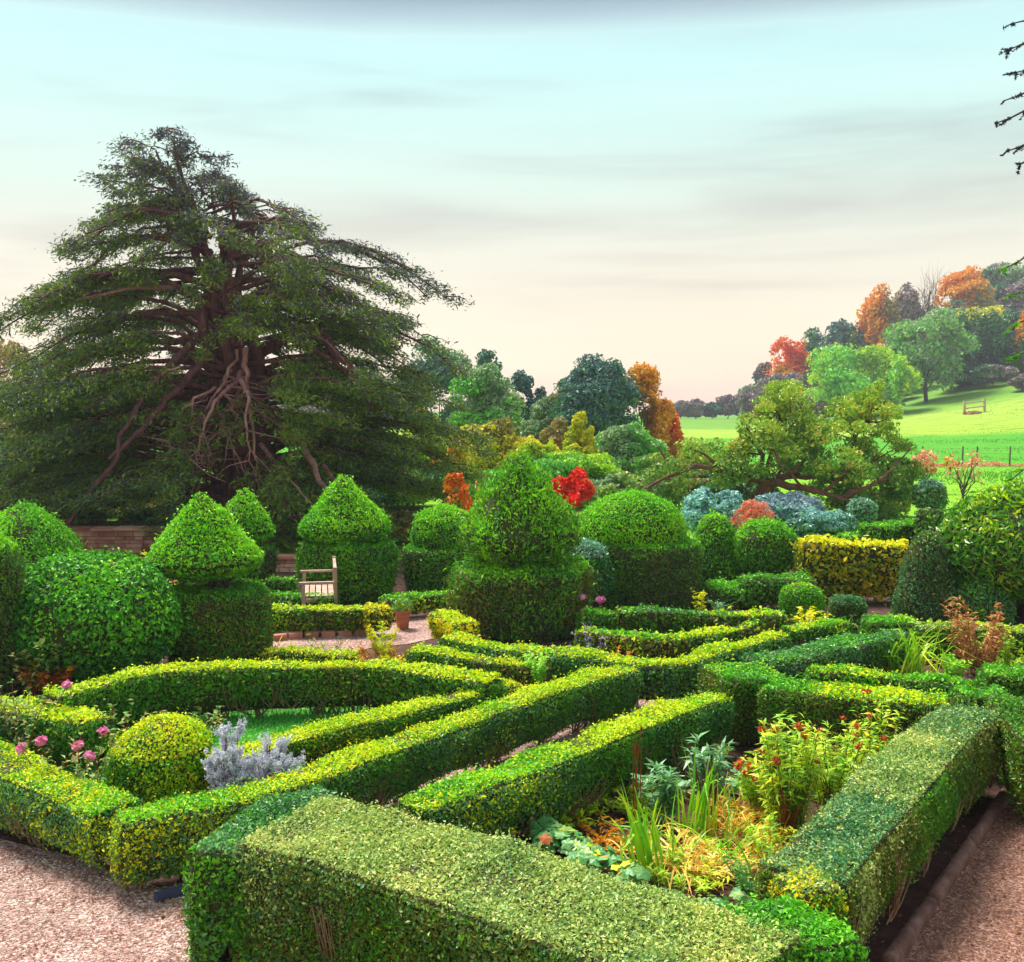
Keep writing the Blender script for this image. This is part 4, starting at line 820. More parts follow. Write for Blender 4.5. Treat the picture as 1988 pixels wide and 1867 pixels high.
def ribbon(mb, P, w, side, mat=0):
    n = len(P); W = (w*np.sin(np.clip(np.linspace(.25, 1, n), 0, 1)*pi)**.6)[:,None]; W[-1] = .0005
    mb.add(np.stack([P - side*W*.5, P + side*W*.5], 1).reshape(-1,3), gridq(n, 2), mat)
def strap_clump(name, label, px, py, n, h, spread, w, mats, lean=(0,0), flop=.3, dead=0.0, fr=.06):
    rng = newrng(); root, b = plant(name, label, px, py); mb = MB()
    for i in range(n):
        a = rng.uniform(0, 2*pi); d = np.array([cos(a), sin(a), 0]); L = h*rng.uniform(.6, 1.1); out = spread*rng.uniform(.2, 1.0)
        isd = rng.random() < dead; t = np.linspace(0, 1, 8)[:,None]
        base = b + np.array([rng.normal()*fr, rng.normal()*fr, 0]); 
        if isd: P = base + d*t*out*2.2 + np.array([0,0,1.])*(.16*h*np.sin(t*pi*.9)+.03+.05*rng.random())
        else:
            dr = flop*rng.random()*h; P = base + d*out*t**1.6 + np.array([lean[0],lean[1],0])*t + np.array([0,0,1.])*(L*t - dr*np.maximum(0,t-.5)**2*4)
            if rng.random() < .25: P[5:,2] = P[5,2] - (P[5:,2]-P[5,2])*1.2; P[5:] += d*np.linspace(0,.4*out+.1,3)[:,None]
        s = np.array([-d[1], d[0], 0]); s = norm(s + rng.normal(size=3)*.4)
        ribbon(mb, P, w*rng.uniform(.7,1.2), s, 1 if isd else 0)
    part('leaves', mb, mats, root); return root, b
def bushy(name, label, px, py, n, h, spread, leafL, leafm, stemm=None, asp=.25, per=40, low=.2, flowers=0, flm=None, flr=.03, droop=.0, srad=.005, lean=(0,0), flt='flower', fln=26, seedr=.05, wob=.03, flk=1):
    """n upright stems clothed with leaves, flower heads on top"""
    rng = newrng(); root, b = plant(name, label, px, py); ms = MB(); mb = MB(); tipl = []
    for i in range(n):
        a = rng.uniform(0, 2*pi); r = spread*rng.random()**.5; L = h*rng.uniform(.65, 1.05)
        t = np.linspace(0, 1, 7)[:,None]; d = np.array([cos(a)*r + lean[0], sin(a)*r + lean[1], 0])
        P = b + np.array([cos(a), sin(a), 0])*seedr*rng.random() + d*t**1.2 + np.array([0,0,L])*t - np.array([0,0,droop*h])*t**3; P[1:] += rng.normal(size=(6,3))*wob*h*.3
        tube(ms, P, np.linspace(srad, srad*.5, 7), 5); tipl.append(P[-1])
        u = low + (1-low)*rng.random(per); C = np.stack([np.interp(u, t[:,0], P[:,k]) for k in range(3)], 1); aa = rng.uniform(0, 2*pi, per)
        D = np.stack([np.cos(aa), np.sin(aa), rng.uniform(-.1,.8,per)], 1); D = norm(D)
        Nn = norm(np.stack([-D[:,0]*D[:,2]*.5, -D[:,1]*D[:,2]*.5, np.ones(per)], 1)); leaves(mb, C + D*leafL*.5, Nn, leafL, rng, 2.0, asp, 0, D, .92)
    part('stems', ms, stemm or M_redst, root)
    if leafm is not None: part('foliage', mb, leafm, root)
    for k in range(flowers):
        c = tipl[k % len(tipl)] + (rng.normal(size=3)*.03 if k >= len(tipl) else 0); fm = MB(); q = ico_dirs(fln, rng); leaves(fm, c + q*flr*np.array([1,1,.7]), q, flr*1.3, rng, 1.5, .8); part(flt, fm, flm, root)
    return root
def round_leaf(mb, c, nrm, r, rng, lobes=5, mat=0):
    nrm = norm(nrm); u = norm(np.cross(nrm, [.3,.1,1.])); v = np.cross(nrm, u); k = lobes*4; a = np.arange(k)*2*pi/k + rng.uniform(0, 6)
    rr = r*(1 + .2*np.cos(a*lobes)); V = [c] + [c + u*rr[i]*cos(a[i]) + v*rr[i]*sin(a[i]) - nrm*.18*r for i in range(k)]
    mb.add(np.array(V), [[0, 1+i, 1+(i+1)%k, 1+(i+2)%k] for i in range(0, k, 2)], mat)
def broad_clump(name, label, pts, n, h, r, mats, sp=.12, lobes=5):
    rng = newrng(); root, b = plant(name, label, *pts[0]); mb = MB(); ms = MB()
    for i in range(n):
        q = pts[rng.integers(len(pts))]; g = G(*q); a = rng.uniform(0, 2*pi); o = sp*rng.random()**.5; c = g + np.array([cos(a)*o, sin(a)*o, h*rng.uniform(.5, 1.1)])
        tube(ms, [g, (g+c)/2+[0,0,.03], c], [.004,.003,.002], 4); round_leaf(mb, c, np.array([cos(a)*.4+rng.normal()*.25, sin(a)*.4-.25+rng.normal()*.25, 1]), r*rng.uniform(.6, 1.2), rng, lobes, rng.integers(len(mats)) if rng.random() < .15 else 0)
    R_ = resample(np.array([G(*q) for q in pts] + [G(*pts[-1])+[.01,0,0]])+[0,0,.004], .05); tube(ms, R_, .006, 4)
    part('stems', ms, M_herb, root); part('leaves', mb, mats, root); return root
def stalks(name, label, px, py, n, h, spread, r, mat, lean=(0,0)):
    rng = newrng(); root, b = plant(name, label, px, py)
    for i in range(n):
        a = rng.uniform(0, 2*pi); d = np.array([cos(a), sin(a), 0])*spread*rng.random() + np.array([lean[0], lean[1], 0]); L = h*rng.uniform(.6,1.05); mb = MB()
        P = resample(np.array([b + d*.2, b + d*.6 + [rng.normal()*.02, 0, L*.5], b + d + [0, 0, L]]), L/6); tube(mb, P, np.linspace(r, r*.7, len(P)), 6, 0, .08); part('stalk', mb, mat, root)
    return root

# front right bed
strap_clump('iris_clump', 'tall upright clump of green sword leaves nearest the front of the planted bed', 1262, 1712, 44, .84, .26, .022, (M_strap, M_straw), lean=(-.10,0), dead=.12, flop=.5)
strap_clump('iris_clump', 'dense upright clump of green sword leaves among brown stubs in the planted bed', 1355, 1640, 54, .82, .22, .022, (M_strap, M_straw), lean=(.05,0), dead=.1, flop=.4)
strap_clump('grass_clump', 'collapsed straw coloured leaves lying between the sword leaf clumps', 1300, 1690, 120, .5, .34, .016, (M_strap, M_straw), dead=.8, fr=.12)
strap_clump('grass_clump', 'flopped green and straw leaves right of the sword leaf clumps', 1420, 1650, 110, .42, .36, .015, (M_strap, M_straw), dead=.65, fr=.14)
strap_clump('grass_clump', 'tangle of straw leaves behind the dense sword leaf clump', 1430, 1590, 80, .4, .3, .014, (M_strap, M_straw), dead=.8, fr=.14)
stalks('dead_stalks', 'thin dark red stalks rising above the nearest sword leaf clump', 1228, 1640, 5, 1.0, .12, .006, M_redst)
stalks('cut_stalks', 'thick brown cut stalks in the middle of the dense sword leaf clump', 1372, 1612, 7, .66, .16, .017, M_bark)
stalks('cut_stalks', 'three brown cut stalks left behind the dense sword leaf clump', 1335, 1560, 3, .58, .2, .014, M_bark)
stalks('leaning_stalks', 'rusty red stalks leaning against the wide grey green hedge', 1600, 1600, 8, .42, .06, .012, M_redst, lean=(.42,.3))
broad_clump('leafy_clump', 'band of blue green rounded leaves just behind the big front hedge', [(1020,1625),(1050,1640),(1085,1655),(1120,1672),(1160,1695),(1200,1718),(1225,1735),(1060,1665),(1140,1705)], 320, .20, .046, (M_bluel, M_bluel, M_yleaf, M_sedum), sp=.13)
broad_clump('leafy_clump', 'low blue green leaves among red ones at the back of the planted bed', [(1410,1540),(1450,1520),(1480,1535),(1500,1510)], 60, .14, .04, (M_bluel, M_yleaf, M_sedum), sp=.14)
broad_clump('leafy_clump', 'grey green leaves at the front right corner of the planted bed', [(1330,1790),(1390,1780),(1450,1760),(1300,1770)], 70, .12, .045, (M_bluel, M_herb), sp=.12)
broad_clump('leafy_clump', 'little yellow leaved plant at the back hedge of the planted bed', [(1385,1492),(1400,1486)], 22, .18, .03, (M_yleaf,), sp=.1)
bushy('lance_leaved_plant', 'grey green rosette plant left of the cut stalks', 1290, 1600, 12, .5, .22, .12, M_glauc, M_glauc, asp=.2, per=44)
bushy('lance_leaved_plant', 'grey green leafy plant behind the cut stalks', 1375, 1560, 12, .55, .22, .12, M_glauc, M_glauc, asp=.2, per=44)
bushy('thistle_plant', 'yellow green lobed seedling at the left end of the planted bed', 972, 1655, 4, .42, .09, .11, M_yleaf, M_herb, asp=.5, per=16)
bushy('perennial', 'tall leafy perennial with rust red heads in the middle of the planted bed', 1530, 1640, 54, .98, .24, .085, M_herb, M_redst, asp=.2, per=60, flowers=9, flm=M_sedum, flr=.028, seedr=.12, flt='flower_head')
bushy('perennial', 'yellowing leafy perennial close to the wide grey green hedge', 1625, 1590, 48, .76, .32, .085, M_herb, M_redst, asp=.2, per=50, flowers=6, flm=M_sedum, flr=.025, seedr=.16, flt='flower_head')
bushy('perennial', 'tallest thin perennial by the back hedge of the planted bed', 1690, 1530, 20, .88, .24, .085, M_herb, M_redst, asp=.22, per=40, flowers=5, flm=M_sedum, flr=.022, flt='flower_head')
bushy('perennial', 'small perennial with rust red heads left of the tall leafy perennial', 1470, 1590, 16, .52, .2, .075, M_herb, M_redst, asp=.25, per=30, flowers=7, flm=M_sedum, flr=.03, flt='flower_head')
bushy('perennial', 'low yellow green perennial at the near edge of the wide hedge', 1500, 1690, 16, .38, .2, .065, M_herb, M_straw, asp=.2, per=34)
bushy('low_herb', 'fine green herb tuft before the yellow box patch', 1455, 1745, 20, .3, .2, .05, M_bluel, M_herb, asp=.25, per=30)
bushy('dry_flower_stem', 'dry straw stem with yellow leaves against the back hedge', 1752, 1500, 2, .6, .06, .06, M_straw, M_straw, asp=.2, per=8)
# right back bed
strap_clump('iris_clump', 'wide arching clump of long green leaves in the far right bed', 1770, 1312, 90, .82, .62, .03, (M_strap, M_straw), dead=.1, flop=.5, fr=.16)
bushy('perennial', 'brown seeded bush right of the wide arching leaves', 1895, 1312, 26, 1.0, .34, .08, leaf_mat('brown_bush_leaves', [(.22,.18,.05),(.32,.20,.08),(.30,.10,.05),(.30,.34,.07)], 3), M_redst, asp=.35, per=46, seedr=.2)
bushy('perennial', 'red stemmed bush with green leaves at the far right bed', 1948, 1305, 14, .55, .3, .08, M_herb, M_redst, asp=.35, per=36, seedr=.15)
bushy('low_herb', 'lime tuft at the foot of the brown seeded bush', 1850, 1322, 14, .35, .2, .07, M_limeh, M_herb, asp=.3, per=30)
# middle bed
bushy('feathery_plant', 'bright lime feathery plant in the middle bed', 1040, 1362, 22, .62, .13, .06, M_limeh, M_limeh, asp=.2, per=70, seedr=.06)
bushy('orange_bush', 'orange autumn bush at the end of the long lime green hedge', 1160, 1338, 46, .42, .5, .06, M_oran, M_redst, asp=.4, per=44, seedr=.35)
bushy('orange_bush', 'smaller orange bush left of the purple seed stems', 1095, 1345, 16, .32, .2, .05, M_oran, M_redst, asp=.4, per=36, seedr=.12)
bushy('seed_stems', 'pale purple branching seed stems leaning left in the middle bed', 1100, 1348, 16, .62, .34, .05, M_purp, M_purp, asp=.2, per=14, low=.6, srad=.007, lean=(-.12,0))
bushy('seed_stems', 'tall pale purple seed stems right of the middle bed', 1152, 1330, 9, .95, .24, .06, M_purp, M_purp, asp=.18, per=10, low=.55, srad=.006)
bushy('rose_bush', 'rose bush with a deep pink bloom left of the lime feathery plant', 1015, 1352, 7, .46, .2, .05, M_rose, M_redst, asp=.5, per=24, flowers=2, flm=M_redf, flr=.05)
bushy('rose_bush', 'thin rose bush with pink blooms right of the big cone topiary', 1148, 1240, 9, .62, .3, .06, M_rose, M_redst, asp=.5, per=18, flowers=3, flm=M_pink, flr=.055)
bushy('rose_bush', 'small rose with one red bloom by the orange bush', 1105, 1325, 4, .4, .12, .05, M_rose, M_redst, asp=.5, per=16, flowers=1, flm=M_redf, flr=.045)
bushy('rose_bush', 'rose bush with a pink bud behind the winding hedge', 1400, 1250, 8, .4, .4, .06, M_rose, M_redst, asp=.5, per=22, flowers=1, flm=M_pink, flr=.05)
bushy('flowering_stem', 'tall pale flowering stem before the wide dome topiary', 1355, 1200, 5, .62, .08, .10, M_yleaf, M_herb, asp=.3, per=16)
bushy('spiky_plant', 'low pale spiky plant by the flat hedge before the dome topiary', 1400, 1200, 8, .32, .24, .10, M_glauc, M_herb, asp=.2, per=12)
bushy('golden_plant', 'golden green tall plant with orange foot before the gravel court', 744, 1290, 12, .64, .20, .07, leaf_mat('golden_green_leaves', [(.22,.36,.02),(.36,.44,.03),(.48,.34,.03)], 4), M_oran, asp=.3, per=34, seedr=.12)
bushy('orange_bush', 'low rusty orange growth at the foot of the golden green plant', 755, 1300, 34, .3, .42, .05, M_oran, M_redst, asp=.35, per=36, seedr=.3)
strap_clump('iris_clump', 'sparse yellow spiky leaves before the gravel court', 550, 1285, 22, .36, .3, .02, (M_yleaf, M_straw), dead=.1, fr=.3)
strap_clump('iris_clump', 'few yellow green sword leaves by the square topiary block', 600, 1290, 16, .30, .25, .02, (M_strap, M_straw), dead=.2, fr=.25)
bushy('rose_bush', 'leggy rose bush beside the low rusty hedge', 640, 1296, 6, .5, .3, .06, M_rose, M_redst, asp=.5, per=10)
stalks('dead_stalks', 'thin brown stalks among leaves behind the hedge joint in the middle', 960, 1350, 6, .42, .3, .006, M_straw)
bushy('perennial', 'white dotted seedheads on dry stems where the hedges meet', 930, 1352, 14, .40, .34, .05, M_rose, M_straw, asp=.4, per=14, seedr=.3)
bushy('perennial', 'loose white flecked plants along the hedge at the right middle', 1600, 1262, 16, .5, .6, .06, M_rose, M_herb, asp=.5, per=16, seedr=.5)
bushy('perennial', 'yellow leaved plants beneath the small bright drum', 1560, 1228, 14, .34, .34, .08, M_yleaf, M_herb, asp=.5, per=16, seedr=.3)
# left beds
bushy('rose_bush', 'rose bush with pink blooms in the left bed', 140, 1610, 14, .80, .26, .06, M_rose, M_redst, asp=.5, per=26, flowers=5, flm=M_pink, flr=.036, seedr=.2)
bushy('rose_bush', 'leggy rose bush without blooms at the left edge', 35, 1500, 14, .85, .5, .06, M_rose, M_redst, asp=.5, per=26, seedr=.25, flowers=1, flm=M_pink, flr=.04)
bushy('rose_bush', 'rose bush with bronze leaves before the holly dome', 215, 1478, 14, .55, .42, .06, M_rose, M_redst, asp=.5, per=26, seedr=.25)
bushy('rose_bush', 'low rose sprigs at the edge of the lawn behind the clipped ball', 395, 1432, 9, .34, .34, .06, M_rose, M_redst, asp=.5, per=18, seedr=.2)
bushy('rose_bush', 'tall straggling rose at the left between column and holly dome', 62, 1352, 10, .85, .5, .08, M_rose, M_redst, asp=.5, per=24, seedr=.2)
bushy('rose_bush', 'climbing rose sprays between the holly dome and the parasol topiary', 322, 1215, 10, 1.35, .5, .10, M_yleaf, M_redst, asp=.45, per=14, low=.45, seedr=.2)
bushy('orange_bush', 'orange leaves glowing under the left side of the holly dome', 100, 1345, 18, .42, .25, .09, leaf_mat('burning_orange_leaves', [(.5,.10,.02),(.62,.18,.02),(.65,.3,.03)], 3, gain=1.2), M_redst, asp=.5, per=26, seedr=.2)
for lab, px, py, w, h, n in [('tall left lobe of the silver white cushion shrub', 452, 1632, .18, .92, 34), ('broad right lobe of the silver white cushion shrub', 528, 1622, .24, .80, 44)]:
    rng = newrng(); root, b = plant('silver_shrub', lab, px, py); mb = MB(); ms = MB()
    for i in range(n):
        a = rng.uniform(0, 2*pi); r = w*rng.random()**.6; L = h*rng.uniform(.75, 1.05)*(1-.35*(r/w)**2); t = np.linspace(0,1,6)[:,None]; P = b + np.array([cos(a)*r, sin(a)*r, 0])*t**.8 + np.array([0,0,L])*t; tube(ms, P, np.linspace(.006,.003,6), 4)
        for k in range(7):
            s0 = P[rng.integers(2,6)]; e = norm(np.array([cos(a)*.5+rng.normal()*.6, sin(a)*.5+rng.normal()*.6, 1.0]))*rng.uniform(.06,.14); c = s0 + e*rng.random((44,1)); leaves(mb, c + rng.normal(size=c.shape)*.010, np.tile([0,-.4,1.],(44,1)), .028, rng, .6, .35, 0, e, .5)
    part('stems', ms, M_redst, root); part('foliage', mb, M_silv, root)

# ------------------------------------------------------------------ garden things
M_terra = sol('terracotta', [(.42,.13,.07),(.58,.20,.11),(.66,.28,.18)], 7, .8, .2)
def lathe(mb, c, prof, n=28, mat=0):
    prof = np.array(prof); th = np.arange(n)*2*pi/n; V = np.stack([c[0]+prof[:,0][:,None]*np.cos(th), c[1]+prof[:,0][:,None]*np.sin(th), c[2]+prof[:,1][:,None]+0*th], -1); mb.add(V.reshape(-1,3), gridq(len(prof), n, True), mat, True)
pc, pY, pr = px_base(782, 1224, 14); s_ = S(pY); pot = thing('flower_pot', 'terracotta flower pot beside the golden hedge end', 'pot', (pc, pY, 0)); R = 17*s_; H = ZP(1183, pY)
mb = MB(); lathe(mb, (pc,pY,0), [(0,.0),(R*.62,.0),(R*.66,H*.10),(R*.70,H*.12),(R*.70,H*.30),(R*.75,H*.32),(R*.73,H*.34),(R*.80,H*.60),(R*.84,H*.62),(R*.82,H*.64),(R*.88,H*.88)]); part('body', mb, M_terra, pot)
mb = MB(); lathe(mb, (pc,pY,0), [(R*.86,H*.86),(R*1.02,H*.87),(R*1.04,H*.98),(R*.96,H*1.0),(R*.92,H*.93),(0,H*.92)]); part('rim', mb, M_terra, pot)
rng = newrng(); pl = thing('potted_plant', 'grey green trailing plant growing in the terracotta pot', 'plant', (pc, pY, H)); mb = MB(); q = ico_dirs(900, rng); q[:,2] = abs(q[:,2]); leaves(mb, np.array([pc,pY,H]) + q*np.array([R*1.2,R*1.2,.20])*rng.random((900,1))**.3, q, .05, rng, 1, .4, rng.integers(0,2,900)); part('foliage', mb, [M_glauc, M_herb], pl)
# bench
M_wood = sol('weathered_pink_wood', [(.38,.22,.16),(.52,.34,.26),(.64,.46,.38)], 6, .7, .3, stretch=(1,1,.3))
bc = A(622, 1185, 19.0); BR = radians(-80); bench = thing('garden_bench', 'wooden garden bench partly hidden by a cone topiary on a drum', 'bench', (bc[0], 18.9, 0))
def bl(x, y, z): return np.array([bc[0] + x*cos(BR) - y*sin(BR), 18.9 + x*sin(BR) + y*cos(BR), z])
mb = MB()
for k in range(5): box(mb, bl(0, -.22+k*.105, .43), (1.3,.085,.025), BR)
part('seat', mb, M_wood, bench); mb = MB(); box(mb, bl(0,.27,.86), (1.3,.05,.07), BR); box(mb, bl(0,.27,.50), (1.24,.04,.05), BR)
for k in range(16): box(mb, bl(-.58+k*.077, .27, .675), (.035,.02,.30), BR)
part('backrest', mb, M_wood, bench)
for sx in (-1, 1):
    for yy, hh in ((-.26,.64), (.27,.92)): mb = MB(); box(mb, bl(sx*.68, yy, hh/2), (.06,.06,hh), BR); part('leg', mb, M_wood, bench)
    mb = MB(); box(mb, bl(sx*.68, -.02, .665), (.075,.62,.035), BR); part('armrest', mb, M_wood, bench); mb = MB(); box(mb, bl(sx*.68, 0, .37), (.04,.46,.06), BR); part('side_rail', mb, M_wood, bench)
# stone wall
M_stone = leaf_mat('red_sandstone', [(.16,.06,.045),(.28,.12,.09),(.40,.20,.15),(.46,.30,.22)], patch=3, rough=.9, tr=0.0, gain=1.5, spec=.2)
M_mort = sol('wall_mortar', [(.10,.06,.045),(.16,.10,.08)], 8)
def stone_wall(label, x0, x1, Y, H, rng):
    root = thing('stone_wall', label, 'wall', ((x0+x1)/2, Y, 0)); mb = MB(); box(mb, ((x0+x1)/2, Y, (H-.02)/2), (x1-x0-.04, .36, H-.06)); part('core', mb, M_mort, root); mb = MB(); z = .0
    while z < H-.08:
        hh = rng.uniform(.06,.13); x = x0
        while x < x1-.1:
            w = rng.uniform(.16,.5); w = min(w, x1-x); box(mb, (x+w/2, Y+rng.normal()*.008, z+hh/2), (w-.014, .40+rng.random()*.02, hh-.012)); x += w
        z += hh
    part('stones', mb, M_stone, root); mb = MB(); x = x0-.03
    while x < x1:
        w = rng.uniform(.5,.9); box(mb, (x+w/2, Y, z+.035+rng.normal()*.004), (w-.012,.50,.06)); x += w
    part('coping', mb, M_stone, root)
stone_wall('red sandstone wall behind the holly dome and the parasol topiary', A(-90,900,25)[0], A(352,900,25)[0], 25, ZP(1022,25), newrng())
stone_wall('low red stone wall in the shade between two cone topiaries', A(470,900,24)[0], A(600,900,24)[0], 24, .30, newrng())
stone_wall('little red stone wall right of the stepped hedge in front of the laurel dome', A(1790,900,24.2)[0], A(1870,900,24.2)[0], 24.2, ZP(1040,24.2), newrng())
# kerbs and edgings
rng = newrng(); mb = MB(); pts = resample(np.array([G(528,1246), G(570,1240), G(620,1238), G(680,1235), G(722,1228), G(745,1219)]), .24)
root = thing('stone_edging', 'line of small pink stones edging the round gravel court', 'edging', tuple(pts[len(pts)//2]))
for i in range(len(pts)-1):
    mb = MB(); c = (pts[i]+pts[i+1])/2; d = pts[i+1]-pts[i]; box(mb, c+[0,0,.05], (.21,.11,.11), math.atan2(d[1], d[0]), 0, rng.normal()*.06); part('stone', mb, M_stone, root)
M_timber = sol('old_timber_edging', [(.10,.045,.035),(.20,.10,.08),(.33,.20,.17)], 4, .85, .8, 30)
for a, b, lab in [((1722,1885),(1806,1762),'nearest length of old timber edging beside the brown gravel'), ((1808,1759),(1884,1650),'middle length of old timber edging beside the brown gravel'), ((1886,1647),(1964,1532),'farthest length of old timber edging beside the brown gravel')]:
    A0, B0 = G(*a), G(*b); d = B0-A0; L = np.linalg.norm(d); mb = MB(); u = d/L; n_ = np.array([-u[1],u[0],0]); t = np.linspace(.02, L-.02, 14); rr = newrng()
    prof = [(-.05,0),(-.05,.06),(-.035,.085),(0,.095),(.035,.085),(.05,.06),(.05,0)]
    V = np.array([[A0+u*x + n_*(p+rr.normal()*.003) + np.array([0,0,q+rr.normal()*.003]) for p, q in prof] for x in t]); V = np.concatenate([V[:1].mean(1, keepdims=True)*np.ones_like(V[:1]), V, V[-1:].mean(1, keepdims=True)*np.ones_like(V[:1])]); mb.add(V.reshape(-1,3), gridq(len(V), len(prof)), 0, True)
    o = part('timber_edging', mb, M_timber); tag(o, lab, 'edging', 'timber edging of the brown path')
A0, B0 = G(302,1752), G(368,1734); mb = MB(); box(mb, (A0+B0)/2+[0,0,.03], (np.linalg.norm(B0-A0),.09,.06), math.atan2(*(B0-A0)[[1,0]])); tag(part('slate_edging', mb, sol('blue_slate', [(.05,.06,.12),(.09,.10,.18)], 12, .5)), 'short dark blue slate strip at the gravel corner', 'edging')
# pasture: rail, fence, saplings
rng = newrng(); g0 = A(1872, 800, 150); g1 = A(1911, 800, 150); zt = float(terr(g0[0],150)); za = float(terr(g1[0],150)); M_rail = sol('pale_rail_wood', [(.45,.30,.22),(.6,.42,.32)], 3)
root = thing('rail_fence', 'small wooden rail standing in the far pasture', 'fence', (g0[0], 150, zt))
for gx, gz in ((g0[0], zt), (g1[0], za)): mb = MB(); box(mb, (gx,150,gz+.8), (.28,.28,2.0)); part('post', mb, M_rail, root)
for hz in (1.45, .75): mb = MB(); tube(mb, [(g0[0],150,zt+hz),(g1[0],150,za+hz)], [.09,.09], 6); part('rail', mb, M_rail, root)
tree('bush', 'small reddish bush under the wooden rail in the pasture', 1891, 802, 149.5, 34, (T_rust,T_mauve), 'wide', nl=1500, cat='shrub', low=0)
fy = 66.0; M_post = sol('grey_post_wood', [(.14,.09,.08),(.26,.18,.15)], 3); root = thing('wire_fence', 'low wire fence with thin posts across the pasture', 'fence', (A(1880,900,fy)[0], fy, 0)); fx = [A(x, 900, fy)[0] for x in (1330,1390,1450,1790,1868,1896,1960,2030)]
for x in fx: mb = MB(); tube(mb, [(x,fy,-.1),(x+.02,fy,1.25)], [.06,.05], 6); part('post', mb, M_post, root)
for hz in (.45,.8,1.12): mb = MB(); tube(mb, [(fx[0],fy,hz),(fx[-1],fy,hz)], [.005,.005], 4); part('wire', mb, M_post, root)
mb = MB(); n = 2600; X = rng.uniform(A(1770,900,fy)[0], A(2030,900,fy)[0], n); hh = (.12+.22*np.maximum(0, NZ(np.stack([X*1.6, 0*X, 0*X],1)))); P = np.stack([X, fy+.2+rng.normal(size=n)*.25, rng.random(n)*hh], 1); leaves(mb, P, np.tile([0,-.5,1.],(n,1)), .14, rng, .6, .4)
o = part('dead_bracken', mb, [T_rust]); tag(o, 'strip of rusty dead bracken along the pasture fence', 'bracken', kind='stuff')
bare_tree('sapling', 'thin sapling with orange leaves behind the standard ball tree', 1800, 878, 46, 46, .05, newrng(), M_bark2, 14, leafm=T_rust, nleaf=420, lsize=.14)
bare_tree('sapling', 'bare leaning sapling with few orange leaves before the laurel dome', 1872, 882, 40, 70, .05, newrng(), M_bark2, 16, leafm=T_rust, nleaf=200, lsize=.12)
bare_tree('sapling', 'small orange twiggy sapling near the pasture fence', 1852, 893, 60, 40, .04, newrng(), M_bark2, 12, leafm=T_or, nleaf=160, lsize=.14)
# conifer overhanging from the right
def near_conifer():
    rng = newrng(); Y0 = 9.0; X0 = A(2240, 700, Y0)[0]; root = thing('conifer_tree', 'dark conifer branches hanging into the picture at the right edge', 'tree', (X0, Y0, 0)); mt = MB(); mb = MB()
    tube(mt, resample(np.array([(X0,Y0,-.1),(X0+.05,Y0,4),(X0,Y0,7.4)]), .5), np.linspace(.24,.10,16)[:len(resample(np.array([(X0,Y0,-.1),(X0+.05,Y0,4),(X0,Y0,7.4)]), .5))], 10)
    for tx, ty, m in [(1966,45,0),(1962,95,0),(1972,140,0),(1950,195,0),(1936,238,0),(1958,292,0),(1980,318,0),(1952,520,1),(1968,572,1),(1962,640,1),(1975,690,1),(1965,930,1)]:
        t = A(tx, ty, Y0-.3); z0 = t[2] + rng.uniform(.2,.5); b = np.array([X0, Y0, z0]); P = resample(np.array([b, b*.5+t*.5+[0,0,.12], t]), .12); P[1:-1] += rng.normal(size=P[1:-1].shape)*.01; tube(mt, P, np.linspace(.03,.005,len(P)), 5)
        for k in range(34):
            j = int(len(P)*rng.uniform(.3,1)); j = min(j, len(P)-1); e = np.array([-.6*rng.random(), rng.normal()*.5, -rng.uniform(.05,.4)]); e = norm(e)*rng.uniform(.05,.17)*(1.2 - j/len(P)*.6); c = P[j] + e*rng.random((26,1)); leaves(mb, c, np.tile([0,-.3,1.],(26,1)), .028, rng, .5, .3, m, e, .5)
    part('trunk', mt, M_bark2, root); part('crown', mb, [leaf_mat('violet_dark_needles', [(.02,.02,.05),(.04,.04,.08),(.05,.07,.06)], 2, gain=1.2), M_yew], root)
near_conifer()
# loose things on the ground
rng = newrng(); mb = MB(); Pp = []
def inpoly(X, Y, poly):
    c = np.zeros(len(X), bool); n = len(poly)
    for i in range(n):
        x1,y1 = poly[i][:2]; x2,y2 = poly[(i+1)%n][:2]; m = ((y1 > Y) != (y2 > Y)) & (X < (x2-x1)*(Y-y1)/(y2-y1+1e-12)+x1); c ^= m
    return c
def pebbles(name, label, poly, n, r, mat):
    poly = [G(*p) for p in poly]; a = np.array(poly); X = rng.uniform(a[:,0].min(), a[:,0].max(), n); Y = rng.uniform(a[:,1].min(), a[:,1].max(), n); k = inpoly(X, Y, poly); X, Y = X[k], Y[k]; n = len(X)
    R = r*rng.uniform(.5,1.5,n); a0 = rng.uniform(0, 6.28, n); mb = MB(); V = []
    for q in range(4): V.append(np.stack([X+R*np.cos(a0+q*pi/2)*rng.uniform(.7,1.2,n), Y+R*np.sin(a0+q*pi/2)*rng.uniform(.7,1.2,n), .013+R*.15+0*X], 1))
    T = np.stack([X, Y, .013+R*rng.uniform(.5,.8,n)], 1); V5 = np.stack(V+[T+np.array([.3,0,0])*R[:,None]*.3, T-np.array([.3,0,0])*R[:,None]*.3], 1)
    i = np.arange(n)[:,None]*6; Q = np.concatenate([np.c_[i, i+1, i+5, i+4], np.c_[i+2, i+3, i+4, i+5][:, [0,1,2,3]], np.c_[i+1, i+2, i+5, i+5][:, [0,1,2,2]], np.c_[i+3, i, i+4, i+4][:, [0,1,2,2]]]) if False else np.concatenate([np.c_[i, i+1, i+5, i+4], np.c_[i+1, i+2, i+3, i+5], np.c_[i+3, i, i+4, i+5]])
    mb.add(V5.reshape(-1,3), Q); o = part(name, mb, mat); tag(o, label, 'gravel', kind='stuff')
M_peb = leaf_mat('pebble_stone', [(.20,.11,.09),(.40,.24,.19),(.60,.44,.38),(.80,.70,.64)], 3, tr=0, gain=1.0, rough=.7)
